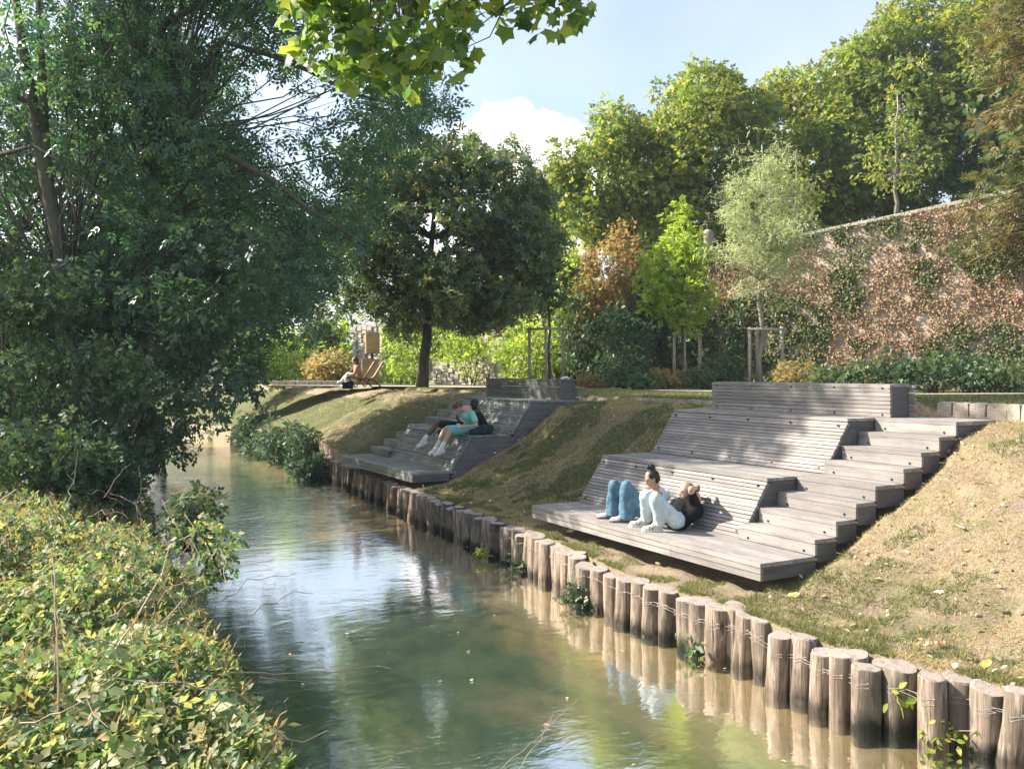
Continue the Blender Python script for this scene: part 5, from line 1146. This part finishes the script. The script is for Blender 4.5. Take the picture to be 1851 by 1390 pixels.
# backpack
t = thing('backpack', 'dark slumped backpack lying on the seat beside the boy in mint', 'backpack', at(870, 786, 18.7)); BP = cloth('dark_nylon', (.02, .035, .045), .3)
b = MB(); cap(b, at(853, 781, 18.55), at(880, 778, 18.75), .07, .11); cap(b, at(862, 779, 18.6), at(884, 775, 18.8), .08, .10); cap(b, at(872, 777, 18.7), at(884, 783, 18.75), .10, .07); fuse(b, 'bag', BP, t, .012, 4)
MB().tube([at(870, 774, 18.45), at(876, 771, 18.42), at(883, 774, 18.45), at(888, 782, 18.45), at(898, 785, 18.5)], .012, 6).build('strap', BLK, t, True)
b = MB(); b.ball(at(873, 781, 18.45), .055, .045, 1.4); fuse(b, 'pocket', BP, t, .01)
# crumpled white bag on the far bench top
b = MB(); c = at(1022, 684, 19.5)
for k in range(9): b.ball(c + Vector((random.uniform(-.07, .07), random.uniform(-.04, .04), random.uniform(-.01, .03))), random.uniform(.02, .035))
o = fuse(b, 'paper_bag', flat('crumpled_paper', (.7, .7, .68)), None, .008, 0); tag(o, 'small crumpled white bag on top of the farther bench', 'paper bag')

# ------------------------------------------------------------------ far bench seats with a person, bag and wooden cabinets
OW = wood('orange_varnished_wood', (.36, .19, .10), (.55, .32, .19), (0, 1, 0), 1.5, .5)
MT = flat('dark_bench_metal', (.10, .08, .07), .5, metal=.5)
def lounge(px, Y, label):
    bz = 1.5; c = at(px, 700, Y); c.z = bz; t = thing('lounge_seat', label, 'bench seat', c, 'wooden lounge seats on the path')
    f = Vector((-.97, -.22, 0)); s = Vector((.22, -.97, 0)).normalized()
    prof = [(.42, .34), (.30, .36), (.15, .33), (0, .29), (-.12, .30), (-.2, .38), (-.27, .50), (-.34, .62), (-.41, .74), (-.47, .84)]
    for i in range(len(prof) - 1):
        for k in range(2):
            a0, z0 = prof[i]; a1, z1 = prof[i + 1]; q0 = (lerp(a0, a1, k / 2), lerp(z0, z1, k / 2)); q1 = (lerp(a0, a1, k / 2 + .42), lerp(z0, z1, k / 2 + .42))
            p = c + f * (q0[0] + q1[0]) / 2 + Vector((0, 0, (q0[1] + q1[1]) / 2)); d = (f * (q1[0] - q0[0]) + Vector((0, 0, q1[1] - q0[1]))); MB().box(p, s, d, s.cross(d), .30, d.length / 2, .012).build('slat', OW, t)
    for sx in (-.22, .22):
        b = MB(); b.tube([c + s * sx + f * a_ + Vector((0, 0, z_ - .03)) for a_, z_ in prof], .016, 6); b.tube([c + s * sx + f * .38 + Vector((0, 0, .31)), c + s * sx + f * .12, c + s * sx - f * .05 + Vector((0, 0, .27))], .016, 6); b.tube([c + s * sx - f * .10 + Vector((0, 0, .28)), c + s * sx - f * .42], .016, 6); b.build('leg', MT, t, True)
    return t
lounge(650, 29.0, 'slatted wooden lounge seat the far person sits on'); lounge(666, 29.6, 'empty slatted wooden lounge seat beside the occupied one')
t = thing('person', 'far person in tan top and white trousers sitting on the lounge seat', 'person', at(648, 700, 29), 'people beyond the terraces')
mid = at(648, 686, 29.0); NK = at(646, 660, 29.1); HD = at(641, 652, 29.0); b = MB()
K1 = at(628, 679, 28.8); K2 = at(630, 677, 29.2); A1_ = at(626, 697, 28.75); A2_ = at(620, 690, 29.2); SHa = at(646, 664, 28.9); SHb = at(645, 663, 29.3)
cap(b, mid, NK, .12, .12); cap(b, NK, HD, .05, .05); hc = head_mesh(b, HD, (-1, -.1, -.2), (0, 0, 1)); cap(b, SHa, SHb, .05, .05)
for k, an in ((K1, A1_), (K2, A2_)): limb(b, [mid, k, an], [.09, .065, .04])
e1 = at(641, 676, 28.8); w1 = at(633, 678, 28.85); limb(b, [SHa, e1, w1], [.045, .036, .026]); hand(b, w1, (-1, 0, -.1), (0, 0, 1)); fuse(b, 'body', SKIN, t, .016)
b = MB(); cap(b, mid, NK - Vector((0, 0, .08)), .14, .13); cap(b, SHa, SHb, .075, .075); cap(b, SHa, e1, .07, .055); cap(b, e1, w1, .055, .045); fuse(b, 'sweater', cloth('tan_knit', (.42, .25, .16)), t, .014)
b = MB()
for k, an in ((K1, A1_), (K2, A2_)): limb(b, [mid, k, an + Vector((0, 0, .05))], [.12, .085, .075])
fuse(b, 'trousers', cloth('white_cotton', (.70, .68, .64)), t, .014)
for an in (A1_, A2_): shoe(t, an + Vector((0, 0, .05)), (-1, 0, 0), (0, 0, 1), WHITE, SOLE)
b = MB(); c, f, u, x = hc; rm = Matrix((x, f, u)).transposed(); b.ball(c - f * .03 + u * .03, .10, .10, 1, 12, 9, rm); cap(b, c - f * .06, c - f * .12 - Vector((0, 0, .25)), .075, .06); fuse(b, 'hair', H_BROWN, t, .012, 1)
t = thing('tote_bag', 'black bag standing on the ground in front of the far person', 'bag', at(629, 703, 28.3)); g0 = at(629, 703, 28.3)
b = MB(); b.add([g0 + Vector(v) for v in ((-.14, -.1, 0), (.14, -.1, 0), (.14, .1, 0), (-.14, .1, 0), (-.18, -.07, .2), (.18, -.07, .24), (.18, .07, .24), (-.18, .07, .2))], [(0, 3, 2, 1), (4, 5, 6, 7), (0, 1, 5, 4), (1, 2, 6, 5), (2, 3, 7, 6), (3, 0, 4, 7)]); b.build('bag', BC, t); MB().tube([g0 + Vector((-.12, 0, .2)), g0 + Vector((-.06, 0, .36)), g0 + Vector((.06, 0, .36)), g0 + Vector((.12, 0, .22))], .012, 6).build('handle', BC, t, True)
YW = wood('yellow_plywood', (.42, .28, .12), (.60, .43, .22), (0, 0, 1), 1, .6)
t = thing('wooden_cabinet', 'small wooden cabinet with a door mounted on a post against the far wall', 'cabinet', at(671, 697, 36)); c = at(673, 620, 36)
MB().tube([Vector((at(672, 640, 36).x, 36.1, 1.4)), Vector((at(672, 640, 36).x, 36.1, 3.6))], .06, 4).build('post', M['bark'], t); MB().box(c, (1, .25, 0), (-.25, 1, 0), (0, 0, 1), .27, .2, .42).build('cabinet_body', YW, t)
d_ = MB().box(c + Vector((.05, -.22, 0)), (1, .25, .02), (-.25, 1, 0), (0, 0, 1), .23, .02, .39).build('door', YW, t); MB().ball(c + Vector((-.10, -.27, -.1)), .02).build('handle', M['bolt'], d_)
t = thing('wooden_box', 'tall wooden box standing below the small cabinet behind the lounge seats', 'wooden box', at(669, 697, 35)); c = at(669, 697, 35); c.z = 1.5
for k in range(5): MB().box(c + Vector((0, 0, .1 + .2 * k)), (1, .2, 0), (-.2, 1, 0), (0, 0, 1), .32, .25, .095).build('board', YW, t)


# ------------------------------------------------------------------ thin haze added round the whole place to lift and tint the shadows
hz = Mat('shadow_lift_haze'); pv = hz.n('ShaderNodeVolumePrincipled'); pv.inputs['Density'].default_value = .0006; pv.inputs['Color'].default_value = (.72, .90, 1.0, 1); pv.inputs['Anisotropy'].default_value = 0.
hz.l(pv.outputs[0], hz.out.inputs['Volume'])
link('haze', MB().box((0, 0, 10.5), (1, 0, 0), (0, 1, 0), (0, 0, 1), 1400, 1400, 14.5).mesh('haze'), hz.m, None, 'stuff')
